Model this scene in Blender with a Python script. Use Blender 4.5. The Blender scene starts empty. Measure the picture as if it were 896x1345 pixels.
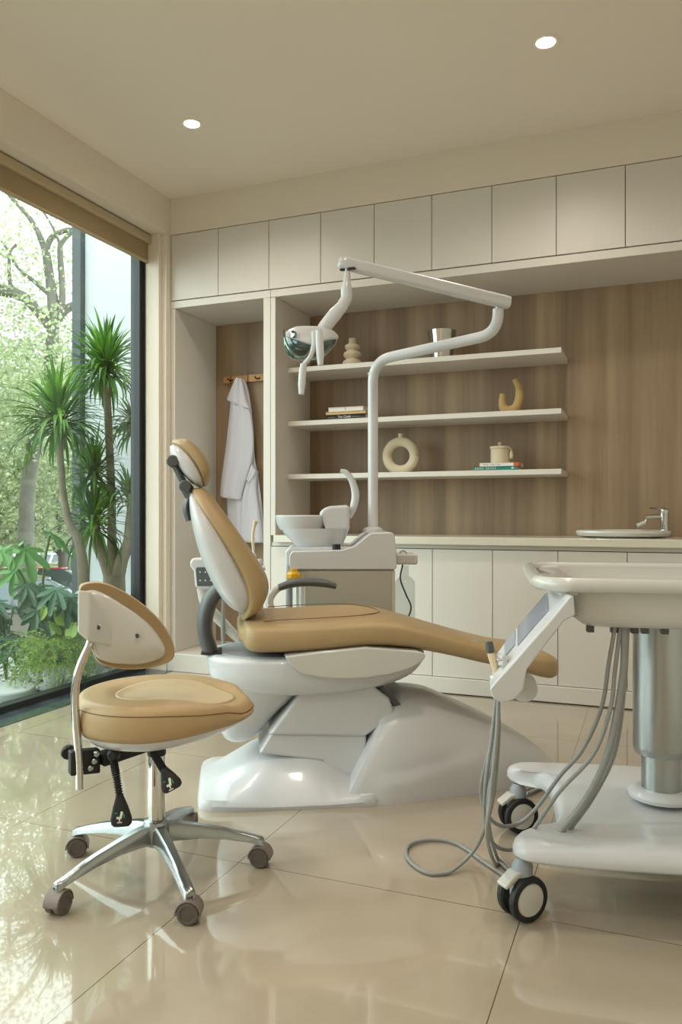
import bpy, bmesh, math, random
from mathutils import Vector, Matrix, noise
random.seed(7)
C = bpy.context.scene.collection
PI = math.pi
# ------------------------------------------------------------------ camera model (used to take measurements)
F = 1024.0; YAW = math.radians(21.7); HOR = 675.0; CAMZ = 1.0
fw = Vector((-math.sin(YAW), math.cos(YAW), 0)); rt = Vector((math.cos(YAW), math.sin(YAW), 0))
def V(lat, D, z): return fw*D + rt*lat + Vector((0, 0, z))
def ray(px, py): return fw + rt*((px-448)/F) + Vector((0, 0, (HOR-py)/F))
def W(px, py, D): return ray(px, py)*D + Vector((0, 0, CAMZ))
def onY(px, py, Y): r = ray(px, py); return r*(Y/r.y) + Vector((0, 0, CAMZ))
def onX(px, py, X): r = ray(px, py); return r*(X/r.x) + Vector((0, 0, CAMZ))
def onZ(px, py, Z): r = ray(px, py); return r*((Z-CAMZ)/r.z) + Vector((0, 0, CAMZ))

# ------------------------------------------------------------------ materials
def lin(c):
    return tuple(((v/255)/12.92 if v/255 <= .04045 else ((v/255+.055)/1.055)**2.4) for v in c)
def mat(name, rgb, rough=.5, metal=0., coat=0., spec=.5, bump=0., bscale=60, var=0., vscale=3, trans=0., emit=None, estr=0):
    m = bpy.data.materials.new(name); m.use_nodes = True
    n = m.node_tree.nodes; l = m.node_tree.links; b = n['Principled BSDF']
    b.inputs['Base Color'].default_value = (*lin(rgb), 1)
    b.inputs['Roughness'].default_value = rough; b.inputs['Metallic'].default_value = metal
    b.inputs['Coat Weight'].default_value = coat; b.inputs['Coat Roughness'].default_value = .06
    b.inputs['Specular IOR Level'].default_value = spec
    b.inputs['Transmission Weight'].default_value = trans
    if emit: b.inputs['Emission Color'].default_value = (*lin(emit), 1); b.inputs['Emission Strength'].default_value = estr
    tc = n.new('ShaderNodeTexCoord')
    if bump:
        t = n.new('ShaderNodeTexNoise'); t.inputs['Scale'].default_value = bscale; t.inputs['Detail'].default_value = 4
        l.new(tc.outputs['Object'], t.inputs['Vector'])
        bp = n.new('ShaderNodeBump'); bp.inputs['Strength'].default_value = bump; bp.inputs['Distance'].default_value = .01
        l.new(t.outputs['Fac'], bp.inputs['Height']); l.new(bp.outputs['Normal'], b.inputs['Normal'])
    if var:
        t = n.new('ShaderNodeTexNoise'); t.inputs['Scale'].default_value = vscale; t.inputs['Detail'].default_value = 3
        l.new(tc.outputs['Object'], t.inputs['Vector'])
        h = n.new('ShaderNodeHueSaturation'); h.inputs['Color'].default_value = (*lin(rgb), 1)
        mr = n.new('ShaderNodeMapRange'); mr.inputs[1].default_value = .3; mr.inputs[2].default_value = .7
        mr.inputs[3].default_value = 1-var; mr.inputs[4].default_value = 1+var
        l.new(t.outputs['Fac'], mr.inputs[0]); l.new(mr.outputs[0], h.inputs['Value']); l.new(h.outputs[0], b.inputs['Base Color'])
    return m
def leafmat(name, a, b_, rough=.45, transl=.35):
    m = bpy.data.materials.new(name); m.use_nodes = True
    n = m.node_tree.nodes; l = m.node_tree.links; b = n['Principled BSDF']; out = n['Material Output']
    g = n.new('ShaderNodeNewGeometry'); cr = n.new('ShaderNodeValToRGB')
    cr.color_ramp.elements[0].color = (*lin(a), 1); cr.color_ramp.elements[1].color = (*lin(b_), 1)
    l.new(g.outputs['Random Per Island'], cr.inputs[0]); l.new(cr.outputs[0], b.inputs['Base Color'])
    b.inputs['Roughness'].default_value = rough
    tr = n.new('ShaderNodeBsdfTranslucent'); l.new(cr.outputs[0], tr.inputs[0])
    mx = n.new('ShaderNodeMixShader'); mx.inputs[0].default_value = transl
    l.new(b.outputs[0], mx.inputs[1]); l.new(tr.outputs[0], mx.inputs[2]); l.new(mx.outputs[0], out.inputs[0])
    return m
def woodmat(name, dark, light, sx=14, rough=.5, plank=0.):
    m = bpy.data.materials.new(name); m.use_nodes = True
    n = m.node_tree.nodes; l = m.node_tree.links; b = n['Principled BSDF']; b.inputs['Roughness'].default_value = rough
    tc = n.new('ShaderNodeTexCoord'); mp = n.new('ShaderNodeMapping'); mp.inputs['Scale'].default_value = (sx, sx, .55)
    l.new(tc.outputs['Object'], mp.inputs[0])
    t = n.new('ShaderNodeTexNoise'); t.inputs['Scale'].default_value = 1.; t.inputs['Detail'].default_value = 7; t.inputs['Roughness'].default_value = .62
    t.inputs['Distortion'].default_value = .35
    l.new(mp.outputs[0], t.inputs['Vector'])
    mp2 = n.new('ShaderNodeMapping'); mp2.inputs['Scale'].default_value = (5, 5, .12); l.new(tc.outputs['Object'], mp2.inputs[0])
    t2 = n.new('ShaderNodeTexNoise'); t2.inputs['Scale'].default_value = 1.1; t2.inputs['Detail'].default_value = 2; l.new(mp2.outputs[0], t2.inputs['Vector'])
    ad = n.new('ShaderNodeMath'); ad.operation = 'MULTIPLY_ADD'; ad.inputs[1].default_value = .55
    l.new(t2.outputs['Fac'], ad.inputs[0])
    ml = n.new('ShaderNodeMath'); ml.operation = 'MULTIPLY'; ml.inputs[1].default_value = .45; l.new(t.outputs['Fac'], ml.inputs[0]); l.new(ml.outputs[0], ad.inputs[2])
    cr = n.new('ShaderNodeValToRGB'); cr.color_ramp.elements[0].position = .36; cr.color_ramp.elements[1].position = .64
    cr.color_ramp.elements[0].color = (*lin(dark), 1); cr.color_ramp.elements[1].color = (*lin(light), 1)
    l.new(ad.outputs[0], cr.inputs[0]); l.new(cr.outputs[0], b.inputs['Base Color'])
    return m
def floormat():
    m = bpy.data.materials.new('polished_cream_tiles'); m.use_nodes = True
    n = m.node_tree.nodes; l = m.node_tree.links; b = n['Principled BSDF']
    tc = n.new('ShaderNodeTexCoord'); sp = n.new('ShaderNodeSeparateXYZ'); l.new(tc.outputs['Object'], sp.inputs[0])
    def line(sock, off):
        a = n.new('ShaderNodeMath'); a.operation = 'ADD'; a.inputs[1].default_value = -off+8.0; l.new(sock, a.inputs[0])
        d = n.new('ShaderNodeMath'); d.operation = 'DIVIDE'; d.inputs[1].default_value = .8; l.new(a.outputs[0], d.inputs[0])
        f = n.new('ShaderNodeMath'); f.operation = 'FRACT'; l.new(d.outputs[0], f.inputs[0])
        s = n.new('ShaderNodeMath'); s.operation = 'SUBTRACT'; s.inputs[1].default_value = .5; l.new(f.outputs[0], s.inputs[0])
        ab = n.new('ShaderNodeMath'); ab.operation = 'ABSOLUTE'; l.new(s.outputs[0], ab.inputs[0])
        g = n.new('ShaderNodeMath'); g.operation = 'GREATER_THAN'; g.inputs[1].default_value = .5-.0016; l.new(ab.outputs[0], g.inputs[0])
        return g.outputs[0]
    mx = n.new('ShaderNodeMath'); mx.operation = 'MAXIMUM'
    l.new(line(sp.outputs[0], -.30), mx.inputs[0]); l.new(line(sp.outputs[1], 1.97), mx.inputs[1])
    t = n.new('ShaderNodeTexNoise'); t.inputs['Scale'].default_value = 1.6; t.inputs['Detail'].default_value = 6; t.inputs['Distortion'].default_value = 1.2
    l.new(tc.outputs['Object'], t.inputs['Vector'])
    cr = n.new('ShaderNodeValToRGB'); cr.color_ramp.elements[0].position = .3; cr.color_ramp.elements[1].position = .7
    cr.color_ramp.elements[0].color = (*lin(FLOOR_A), 1); cr.color_ramp.elements[1].color = (*lin(FLOOR_B), 1)
    l.new(t.outputs['Fac'], cr.inputs[0])
    mix = n.new('ShaderNodeMixRGB'); mix.inputs[2].default_value = (*lin((96, 80, 60)), 1)
    l.new(mx.outputs[0], mix.inputs[0]); l.new(cr.outputs[0], mix.inputs[1]); l.new(mix.outputs[0], b.inputs['Base Color'])
    b.inputs['Roughness'].default_value = .07; b.inputs['Specular IOR Level'].default_value = .62
    b.inputs['Coat Weight'].default_value = .8; b.inputs['Coat Roughness'].default_value = .015
    t3 = n.new('ShaderNodeTexNoise'); t3.inputs['Scale'].default_value = 2.5; l.new(tc.outputs['Object'], t3.inputs['Vector'])
    bp = n.new('ShaderNodeBump'); bp.inputs['Strength'].default_value = .05; bp.inputs['Distance'].default_value = .02
    l.new(t3.outputs['Fac'], bp.inputs['Height']); l.new(bp.outputs[0], b.inputs['Normal'])
    return m
def glassmat(name, tint=(235, 245, 242), refl=1.0, base=.0):
    m = bpy.data.materials.new(name); m.use_nodes = True
    n = m.node_tree.nodes; l = m.node_tree.links; out = n['Material Output']; n.remove(n['Principled BSDF'])
    tr = n.new('ShaderNodeBsdfTransparent'); tr.inputs[0].default_value = (*lin(tint), 1)
    gl = n.new('ShaderNodeBsdfGlossy'); gl.inputs['Roughness'].default_value = .01
    fr = n.new('ShaderNodeLayerWeight'); fr.inputs[0].default_value = .5
    pw = n.new('ShaderNodeMath'); pw.operation = 'POWER'; pw.inputs[1].default_value = 5; l.new(fr.outputs['Facing'], pw.inputs[0])
    ml = n.new('ShaderNodeMath'); ml.operation = 'MULTIPLY_ADD'; ml.inputs[1].default_value = refl; ml.inputs[2].default_value = base
    l.new(pw.outputs[0], ml.inputs[0])
    mx = n.new('ShaderNodeMixShader'); l.new(ml.outputs[0], mx.inputs[0]); l.new(tr.outputs[0], mx.inputs[1]); l.new(gl.outputs[0], mx.inputs[2])
    l.new(mx.outputs[0], out.inputs[0]); return m

FLOOR_A = (166, 152, 133); FLOOR_B = (180, 167, 148)
M = dict(
    wall=mat('cream_wall_paint', (228, 218, 204), .75, bump=.03, bscale=200),
    ceil=mat('cream_ceiling_paint', (240, 230, 218), .85, bump=.02, bscale=150),
    cab=mat('white_matt_laminate', (216, 210, 201), .38, bump=.01, bscale=90),
    cabin=mat('white_cabinet_interior', (214, 210, 202), .5, bump=.01, bscale=90),
    gap=mat('shadow_gap_dark', (70, 64, 54), .8, bump=.02),
    counter=mat('white_stone_worktop', (214, 208, 192), .22, coat=.3, var=.02, vscale=8),
    wood=woodmat('taupe_vertical_grain_veneer', (122, 100, 78), (168, 143, 114)),
    oak=woodmat('pale_hook_rail_wood', (186, 138, 84), (214, 168, 110), 40),
    floor=floormat(),
    slate=mat('dark_blue_grey_marble', (62, 72, 78), .12, var=.5, vscale=9, coat=.4),
    black=mat('black_metal_frame', (28, 30, 31), .4, bump=.02),
    blind=mat('tan_blind_fabric', (158, 138, 104), .85, bump=.2, bscale=900),
    blindlt=mat('tan_blind_cassette', (184, 166, 134), .6, bump=.02),
    glass=glassmat('window_glass', refl=.8, base=.05),
    clear=glassmat('clear_bottle_plastic', (238, 240, 239), .5, .08),
    white=mat('glossy_white_plastic', (204, 205, 208), .3, coat=.3, bump=.004, bscale=30),
    offw=mat('warm_white_enamel', (200, 199, 193), .25, coat=.5, bump=.004, bscale=30),
    grey=mat('light_grey_plastic', (150, 155, 162), .4, bump=.01),
    dgrey=mat('dark_grey_plastic', (80, 82, 84), .42, bump=.02),
    panelg=mat('warm_grey_steel_panel', (176, 170, 156), .4, bump=.01),
    tan=mat('tan_leather', (172, 146, 106), .42, bump=.12, bscale=260, var=.04, vscale=6),
    tanl=mat('tan_leather_light', (186, 166, 132), .45, bump=.12, bscale=260, var=.04, vscale=6),
    seam=mat('leather_seam', (118, 90, 54), .6, bump=.02),
    chrome=mat('polished_chrome', (205, 205, 202), .08, 1., bump=.004),
    brush=mat('brushed_aluminium', (168, 172, 172), .3, 1., bump=.03, bscale=120),
    alu=mat('satin_cast_aluminium', (160, 164, 164), .26, 1., bump=.02),
    rubber=mat('black_rubber', (24, 24, 24), .55, bump=.05),
    caster=mat('taupe_castor_plastic', (122, 110, 102), .45, bump=.02),
    casterd=mat('dark_taupe_castor_plastic', (92, 84, 78), .45, bump=.02),
    hose=mat('grey_silicone_hose', (142, 144, 142), .45, bump=.03),
    ceramic=mat('cream_matt_ceramic', (202, 188, 160), .8, bump=.12, bscale=180),
    ceramicd=mat('ochre_matt_ceramic', (178, 148, 96), .8, bump=.12, bscale=180),
    coat=mat('white_cotton_cloth', (218, 216, 226), .9, bump=.25, bscale=500),
    yellow=mat('yellow_plastic', (214, 166, 18), .3, coat=.4, bump=.01),
    tooth=mat('beige_handpiece_plastic', (222, 204, 172), .35, bump=.01),
    screen=mat('blue_grey_display_glass', (150, 154, 166), .12, coat=.5, bump=.002),
    screend=mat('grey_membrane_keypad', (86, 92, 98), .35, bump=.01),
    lens=mat('dark_green_lamp_lens', (70, 88, 86), .06, .35, coat=1., bump=.002),
    mirror=mat('lamp_reflector_mirror', (150, 168, 166), .08, 1., bump=.004),
    paper=mat('book_paper', (214, 206, 188), .9, bump=.1),
    bwhite=mat('white_book_cover', (220, 216, 208), .6, bump=.02),
    btan=mat('tan_book_cover', (196, 166, 116), .6, var=.08, vscale=60),
    bblack=mat('black_book_cover', (30, 29, 28), .5, bump=.02),
    bteal=mat('teal_book_cover', (20, 122, 112), .5, bump=.02),
    borange=mat('orange_book_band', (204, 92, 34), .6, bump=.02),
    print_=mat('white_print', (222, 218, 206), .6, bump=.01),
    printg=mat('grey_print', (140, 136, 128), .6, bump=.01),
    green=mat('green_print', (30, 150, 96), .6, bump=.01),
    cable=mat('dark_blue_cable', (46, 54, 76), .5, bump=.02),
    extwall=mat('exterior_white_render', (182, 185, 185), .8, bump=.05),
    exttrim=mat('dark_exterior_steel', (58, 64, 66), .5, bump=.03),
    bark=mat('grey_brown_bark', (128, 116, 98), .9, bump=.6, bscale=30, var=.2, vscale=12),
    barkd=mat('dark_tree_bark', (104, 100, 90), .9, bump=.6, bscale=20, var=.2, vscale=8),
    pebble=mat('white_pebble_stone', (190, 190, 186), .8, var=.1, vscale=5),
    stone=mat('grey_stepping_stone', (164, 166, 162), .9, var=.08, vscale=8, bump=.1),
    soil=mat('dark_planter_soil', (70, 62, 48), .95, bump=.5, var=.3, vscale=20),
    pave=mat('pale_paving', (150, 150, 142), .9, var=.12, vscale=1.5, bump=.1),
    road=mat('grey_asphalt', (112, 114, 114), .9, var=.1, vscale=2, bump=.2),
    lawn=mat('green_ground_cover', (84, 112, 58), .95, var=.3, vscale=3, bump=.6, bscale=12),
    carred=mat('red_car_paint', (168, 34, 40), .25, coat=1., bump=.002),
    carwhite=mat('white_car_paint', (222, 224, 226), .25, coat=1., bump=.002),
    cardark=mat('dark_car_paint', (74, 60, 62), .25, coat=1., bump=.002),
    carglass=mat('dark_car_glass', (60, 70, 76), .08, .3, coat=1., bump=.002),
    lampglow=mat('downlight_diffuser', (255, 244, 224), .5, emit=(255, 236, 206), estr=14, bump=.01),
    leafd=leafmat('dracaena_leaf', (48, 88, 38), (104, 146, 62), transl=.3),
    leafl=leafmat('bright_dracaena_leaf', (84, 140, 42), (140, 182, 66), transl=.3),
    leafm=leafmat('split_leaf_green', (42, 78, 58), (72, 108, 78), transl=.2),
    leafb=leafmat('bright_split_leaf', (72, 128, 58), (104, 152, 76), transl=.25),
    fern=leafmat('feathery_fern_green', (112, 146, 60), (166, 188, 92), transl=.35),
    leaft=leafmat('tree_leaf_green', (136, 150, 100), (200, 204, 148), transl=.5),  # greens paled, the washed-out haze of the glass is in the colour
    leafh=leafmat('hazy_tree_leaf', (140, 152, 120), (198, 203, 158), transl=.5),  # leaf colour lightened to carry the haze seen through the glass
    leafk=leafmat('dark_hedge_leaf', (66, 92, 66), (120, 142, 96), transl=.4),
)

# ------------------------------------------------------------------ building helpers
def smooth_norm(me, ang=None):
    bm = bmesh.new(); bm.from_mesh(me); bmesh.ops.remove_doubles(bm, verts=bm.verts, dist=1e-6)
    bmesh.ops.recalc_face_normals(bm, faces=bm.faces)
    if ang is not None:
        for f in bm.faces: f.smooth = True
        for e in bm.edges:
            e.smooth = not (len(e.link_faces) == 2 and e.calc_face_angle(0) > math.radians(ang))
    bm.to_mesh(me); bm.free()
def mk(name, verts, faces, m, parent=None, ang=35, bevel=0., sub=0, raw=False, segs=2):
    me = bpy.data.meshes.new(name); me.from_pydata([tuple(v) for v in verts], [], faces)
    if not raw: smooth_norm(me, ang)
    o = bpy.data.objects.new(name, me); C.objects.link(o)
    ms = m if isinstance(m, (list, tuple)) else [m]
    for x in ms: me.materials.append(M[x] if isinstance(x, str) else x)
    if parent is not None: o.parent = parent
    if bevel:
        b = o.modifiers.new('bevel', 'BEVEL'); b.width = bevel; b.segments = segs; b.limit_method = 'ANGLE'; b.angle_limit = math.radians(35)
        b.harden_normals = False
        for p in me.polygons: p.use_smooth = True
        w = o.modifiers.new('wn', 'WEIGHTED_NORMAL'); w.keep_sharp = True
    if sub:
        s = o.modifiers.new('sub', 'SUBSURF'); s.levels = sub; s.render_levels = sub
    return o
def boxgeo(x0, x1, y0, y1, z0, z1):
    v = [(x, y, z) for z in (z0, z1) for y in (y0, y1) for x in (x0, x1)]
    return v, [(0, 2, 3, 1), (4, 5, 7, 6), (0, 1, 5, 4), (2, 6, 7, 3), (0, 4, 6, 2), (1, 3, 7, 5)]
def box(name, x, y, z, m, parent=None, bevel=.002):
    v, f = boxgeo(*x, *y, *z); return mk(name, v, f, m, parent, bevel=bevel)
class G:
    """collects several pieces that form ONE part"""
    def __init__(s): s.v = []; s.f = []; s.mi = []
    def add(s, v, f, mi=0):
        o = len(s.v); s.v += [tuple(p) for p in v]; s.f += [tuple(i+o for i in q) for q in f]; s.mi += [mi]*len(f); return s
    def out(s, name, m, parent=None, **k):
        o = mk(name, s.v, s.f, m, parent, **k)
        if max(s.mi, default=0) > 0 and len(o.data.polygons) == len(s.mi):
            for p, i in zip(o.data.polygons, s.mi): p.material_index = i
        return o
def cr_path(pts, n=8):
    P = [Vector(p) for p in pts]
    if len(P) < 3: return P
    out = []
    E = [P[0]*2-P[1]] + P + [P[-1]*2-P[-2]]
    for i in range(1, len(E)-2):
        a, b, c, d = E[i-1:i+3]
        for k in range(n):
            t = k/n
            out.append(.5*((2*b) + (c-a)*t + (2*a-5*b+4*c-d)*t*t + (3*b-a-3*c+d)*t**3))
    out.append(P[-1]); return out
def lerp_list(vals, m):
    out = []
    for i in range(m):
        t = i/(m-1)*(len(vals)-1); k = min(int(t), len(vals)-2); u = t-k
        out.append(vals[k]*(1-u)+vals[k+1]*u)
    return out
def tubegeo(pts, r, n=12, ry=None, sm=8, caps=True, up=None):
    P = cr_path(pts, sm) if sm and len(pts) > 2 else [Vector(p) for p in pts]
    R = [r]*len(P) if not isinstance(r, (list, tuple)) else lerp_list(list(r), len(P))
    RY = R if ry is None else ([ry]*len(P) if not isinstance(ry, (list, tuple)) else lerp_list(list(ry), len(P)))
    T = []
    for i in range(len(P)):
        t = P[min(i+1, len(P)-1)]-P[max(i-1, 0)]; T.append(t.normalized() if t.length > 1e-9 else Vector((0, 0, 1)))
    u = Vector(up) if up else (Vector((0, 0, 1)) if abs(T[0].z) < .9 else Vector((0, 1, 0)))
    N = (u-T[0]*u.dot(T[0])).normalized()
    v = []; f = []
    for i, p in enumerate(P):
        N = (N-T[i]*N.dot(T[i])).normalized(); B = T[i].cross(N)
        for k in range(n):
            a = 2*PI*k/n; v.append(p+N*math.cos(a)*R[i]+B*math.sin(a)*RY[i])
    for i in range(len(P)-1):
        for k in range(n): f.append((i*n+k, i*n+(k+1) % n, (i+1)*n+(k+1) % n, (i+1)*n+k))
    if caps: f.append(tuple(range(n))[::-1]); f.append(tuple((len(P)-1)*n+k for k in range(n)))
    return v, f
def tube(name, pts, r, m, parent=None, **k):
    return mk(name, *tubegeo(pts, r, **k), m, parent, ang=50)
def latgeo(prof, n=32, loc=(0, 0, 0), axis=(0, 0, 1), sx=1, sy=1, caps=True):
    q = Vector((0, 0, 1)).rotation_difference(Vector(axis).normalized()); L = Vector(loc)
    v = []; f = []
    for (r, z) in prof:
        for k in range(n):
            a = 2*PI*k/n; v.append(L+q @ Vector((r*sx*math.cos(a), r*sy*math.sin(a), z)))
    for i in range(len(prof)-1):
        for k in range(n): f.append((i*n+k, i*n+(k+1) % n, (i+1)*n+(k+1) % n, (i+1)*n+k))
    if caps and prof[0][0] > 1e-5: f.append(tuple(range(n))[::-1])
    if caps and prof[-1][0] > 1e-5: f.append(tuple((len(prof)-1)*n+k for k in range(n)))
    return v, f
def lathe(name, prof, m, parent=None, n=32, loc=(0, 0, 0), axis=(0, 0, 1), ang=40, sx=1, sy=1, **k):
    return mk(name, *latgeo(prof, n, loc, axis, sx, sy), m, parent, ang=ang, **k)
def prismgeo(pts, a, b, axis='y'):
    n = len(pts)
    def q(p, t): return (p[0], t, p[1]) if axis == 'y' else ((t, p[0], p[1]) if axis == 'x' else (p[0], p[1], t))
    v = [q(p, a) for p in pts]+[q(p, b) for p in pts]
    f = [tuple(range(n)), tuple(range(n, 2*n))[::-1]]+[(i, (i+1) % n, n+(i+1) % n, n+i) for i in range(n)]
    return v, f
def prism(name, pts, a, b, m, parent=None, axis='y', bevel=.004, segs=3):
    return mk(name, *prismgeo(pts, a, b, axis), m, parent, bevel=bevel, segs=segs)
def loftgeo(rings, caps=True):
    n = len(rings[0]); v = [p for r in rings for p in r]; f = []
    for i in range(len(rings)-1):
        for k in range(n): f.append((i*n+k, i*n+(k+1) % n, (i+1)*n+(k+1) % n, (i+1)*n+k))
    if caps: f.append(tuple(range(n))[::-1]); f.append(tuple((len(rings)-1)*n+k for k in range(n)))
    return v, f
def loft(name, rings, m, parent=None, caps=True, sub=0, ang=50, **k):
    return mk(name, *loftgeo(rings, caps), m, parent, ang=ang, sub=sub, **k)
def se(c, s, n, N):      # superellipse params
    return math.copysign(abs(c)**(2/n), c), math.copysign(abs(s)**(2/n), s)
def slabgeo(st, n=3.2, N=32, dense=3):
    """st: (top(x,z), bottom(x,z), halfwidth[, ymid]) -> closed cushion ring loft"""
    tops = cr_path([(s[0][0], 0, s[0][1]) for s in st], dense); bots = cr_path([(s[1][0], 0, s[1][1]) for s in st], dense)
    ws = cr_path([(s[2], 0, 0) for s in st], dense)
    rings = []
    for t, b, w in zip(tops, bots, ws):
        mid = (t+b)/2; h = (t-b)/2; ring = []
        for k in range(N):
            a = 2*PI*k/N; c, s = se(math.cos(a), math.sin(a), n, N)
            ring.append(mid+h*c+Vector((0, w[0]*s, 0)))
        rings.append(ring)
    return rings
def shrink(ring, f, off=Vector((0, 0, 0))):
    c = sum((Vector(p) for p in ring), Vector())/len(ring); return [c+(Vector(p)-c)*f+off for p in ring]
def slab(name, st, m, parent=None, n=3.2, N=32, end=.02, dense=3):
    R = slabgeo(st, n, N, dense)
    c0 = sum(R[0], Vector())/N; c1 = sum(R[1], Vector())/N; e0 = (c0-c1).normalized()*end
    d0 = sum(R[-1], Vector())/N; d1 = sum(R[-2], Vector())/N; e1 = (d0-d1).normalized()*end
    pre = [shrink(R[0], .35, e0), shrink(R[0], .72, e0*.85), shrink(R[0], .92, e0*.45)]
    post = [shrink(R[-1], .92, e1*.45), shrink(R[-1], .72, e1*.85), shrink(R[-1], .35, e1)]
    return loft(name, pre+R+post, m, parent, ang=70)
def stack(name, levels, m, parent=None, n=2.6, N=48, ang=60, dense=3):
    """levels: (x0,x1,halfwidth,z[,ymid]) horizontal superellipse rings"""
    L = cr_path([(a, b, c) for a, b, c, *_ in levels], dense); Z = cr_path([(l[3], l[4] if len(l) > 4 else 0, 0) for l in levels], dense)
    rings = []
    for p, z in zip(L, Z):
        r = []
        for k in range(N):
            a = 2*PI*k/N; c, s = se(math.cos(a), math.sin(a), n, N)
            r.append(Vector(((p[0]+p[1])/2+(p[1]-p[0])/2*c, z[1]+p[2]*s, z[0])))
        rings.append(r)
    return loft(name, rings, m, parent, ang=ang)
def empty(name, loc=(0, 0, 0), rz=0):
    o = bpy.data.objects.new(name, None); C.objects.link(o); o.location = loc; o.rotation_euler = (0, 0, rz); o.empty_display_size = .05
    return o
def tag(o, label, cat=None, group=None, kind=None):
    if label: o['label'] = label
    if cat: o['category'] = cat
    if group: o['group'] = group
    if kind: o['kind'] = kind
    return o
def struct(o): o['kind'] = 'structure'; return o
def inv(o): return (Matrix.Translation(o.location) @ Matrix.Rotation(o.rotation_euler.z, 4, 'Z')).inverted()
def textpart(name, s, size, m, parent, loc, rot, ext=.0004, width=None):
    cu = bpy.data.curves.new(name, 'FONT'); cu.body = s; cu.size = size; cu.extrude = ext; cu.align_x = 'CENTER'; cu.align_y = 'CENTER'
    t = bpy.data.objects.new(name, cu); C.objects.link(t)
    bpy.context.view_layer.update()
    me = bpy.data.meshes.new_from_object(t.evaluated_get(bpy.context.evaluated_depsgraph_get()))
    bpy.data.objects.remove(t)
    me.materials.clear(); me.materials.append(M[m])
    if width:
        xs = [v.co.x for v in me.vertices]; k = width/(max(xs)-min(xs))
        for v in me.vertices: v.co.x *= k
    o = bpy.data.objects.new(name, me); C.objects.link(o); o.parent = parent; o.location = loc; o.rotation_euler = rot
    return o
def copy_tree(o, parent=None):
    c = o.copy(); C.objects.link(c); c.parent = parent
    for ch in list(o.children): copy_tree(ch, c)
    return c

# ================================================================== ROOM
XR = 1.21; YB = -2.3; YC = 4.25; YK = 4.77; ZC = 3.02
struct(box('floor', (-3.02, XR), (YB, YK), (-.1, 0), 'floor', bevel=0))
struct(box('trim_3', (-3.03, -2.83), (YB, 4.25), (-.08, .003), 'slate', bevel=.001))
struct(box('ceiling', (-3.2, XR), (YB, 5.0), (ZC, ZC+.1), 'ceil', bevel=0))
struct(box('wall_right', (XR, XR+.12), (YB, 5.0), (-.1, ZC+.05), 'wall', bevel=0))
struct(box('wall_rear', (-3.2, XR+.12), (YB-.12, YB), (-.1, ZC+.05), 'wall', bevel=0))
struct(box('wall_back', (-2.87, XR), (YK, YK+.12), (-.1, ZC+.05), 'wood', bevel=0))
struct(box('trim_1', (-2.868, XR), (YC-.002, YK), (2.79, ZC), 'wall', bevel=0))          # bulkhead above cabinets
struct(box('trim_2', (-3.12, -2.868), (YB, 4.9), (2.78, ZC), 'wall', bevel=.002))         # beam over the window
struct(box('wall_left', (-3.09, -2.8695), (YC-.05, 4.975), (-.1, 2.78), 'wall', bevel=.002))
struct(box('trim_6', (-3.09, -3.0), (YB, -1.6), (-.1, 2.78), 'wall', bevel=.002))
struct(box('trim_7', (-3.12, -3.06), (-1.6, 4.2), (2.74, 2.779), 'wall', bevel=0))
struct(box('trim_4', (-3.0, -2.9), (4.165, 4.2), (.09, 2.78), 'wall', bevel=.003))
# window: one large pane
wf = empty('window_1', (-3.05, 1.3, 0)); struct(wf)
g = G(); g.add(*boxgeo(-.04, .03, 2.83, 2.885, .0, 2.75)); g.add(*boxgeo(-.04, .03, -2.9, -2.85, 0, 2.75))
g.add(*boxgeo(-.04, .035, -2.9, 2.885, -.02, .035)); g.add(*boxgeo(-.04, .03, -2.9, 2.885, 2.7, 2.75))
fr = g.out('window_frame', 'black', wf, bevel=.002)
box('window_pane', (-.006, .006), (-2.86, 2.84), (.03, 2.71), 'glass', wf, bevel=0)
# roller blind
bl = empty('roller_blind', (-2.985, 1.25, 2.6)); tag(bl, 'tan fabric roller blind drawn up under the beam along the window top', 'blind')
box('cassette', (-.045, .03), (-2.8, 2.93), (.12, .172), 'blindlt', bl, .006)
box('blind_fabric', (-.012, .004), (-2.79, 2.925), (.012, .125), 'blind', bl, .001)
box('bottom_bar', (-.016, .008), (-2.79, 2.925), (0, .014), 'blindlt', bl, .003)

# downlights
def downlight(x, y, label, group=None, spot=True):
    t = empty('recessed_downlight', (x, y, ZC)); tag(t, label, 'ceiling light', group)
    mk('trim_ring', *latgeo([(.041, -.001), (.041, -.004), (.052, -.006), (.056, -.002), (.056, .0), (.041, 0)], 32, caps=False), 'ceil', t)
    lathe('diffuser', [(.0001, -.003), (.041, -.003), (.041, -.001), (.0001, -.001)], 'lampglow', t, n=32)
    L = bpy.data.lights.new('downlight_beam', 'SPOT'); L.energy = LAMP; L.color = (1, .90, .79); L.spot_size = math.radians(150); L.spot_blend = .9; L.shadow_soft_size = .09
    lo = bpy.data.objects.new('downlight_beam', L); C.objects.link(lo); lo.location = (0, 0, -.03); lo.parent = t
LAMP = 50
downlight(*onZ(252, 162, ZC)[:2], 'small round recessed ceiling light nearer the window, above the coat niche')
downlight(*onZ(717, 55, ZC)[:2], 'small round recessed ceiling light on the right, above the lamp arm')
for x in (-2.2, -.42):
    for y in (1.65, -.15, -1.7): downlight(x, y, 'recessed ceiling light behind the viewer', 'ceiling lights behind the viewer')

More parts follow.
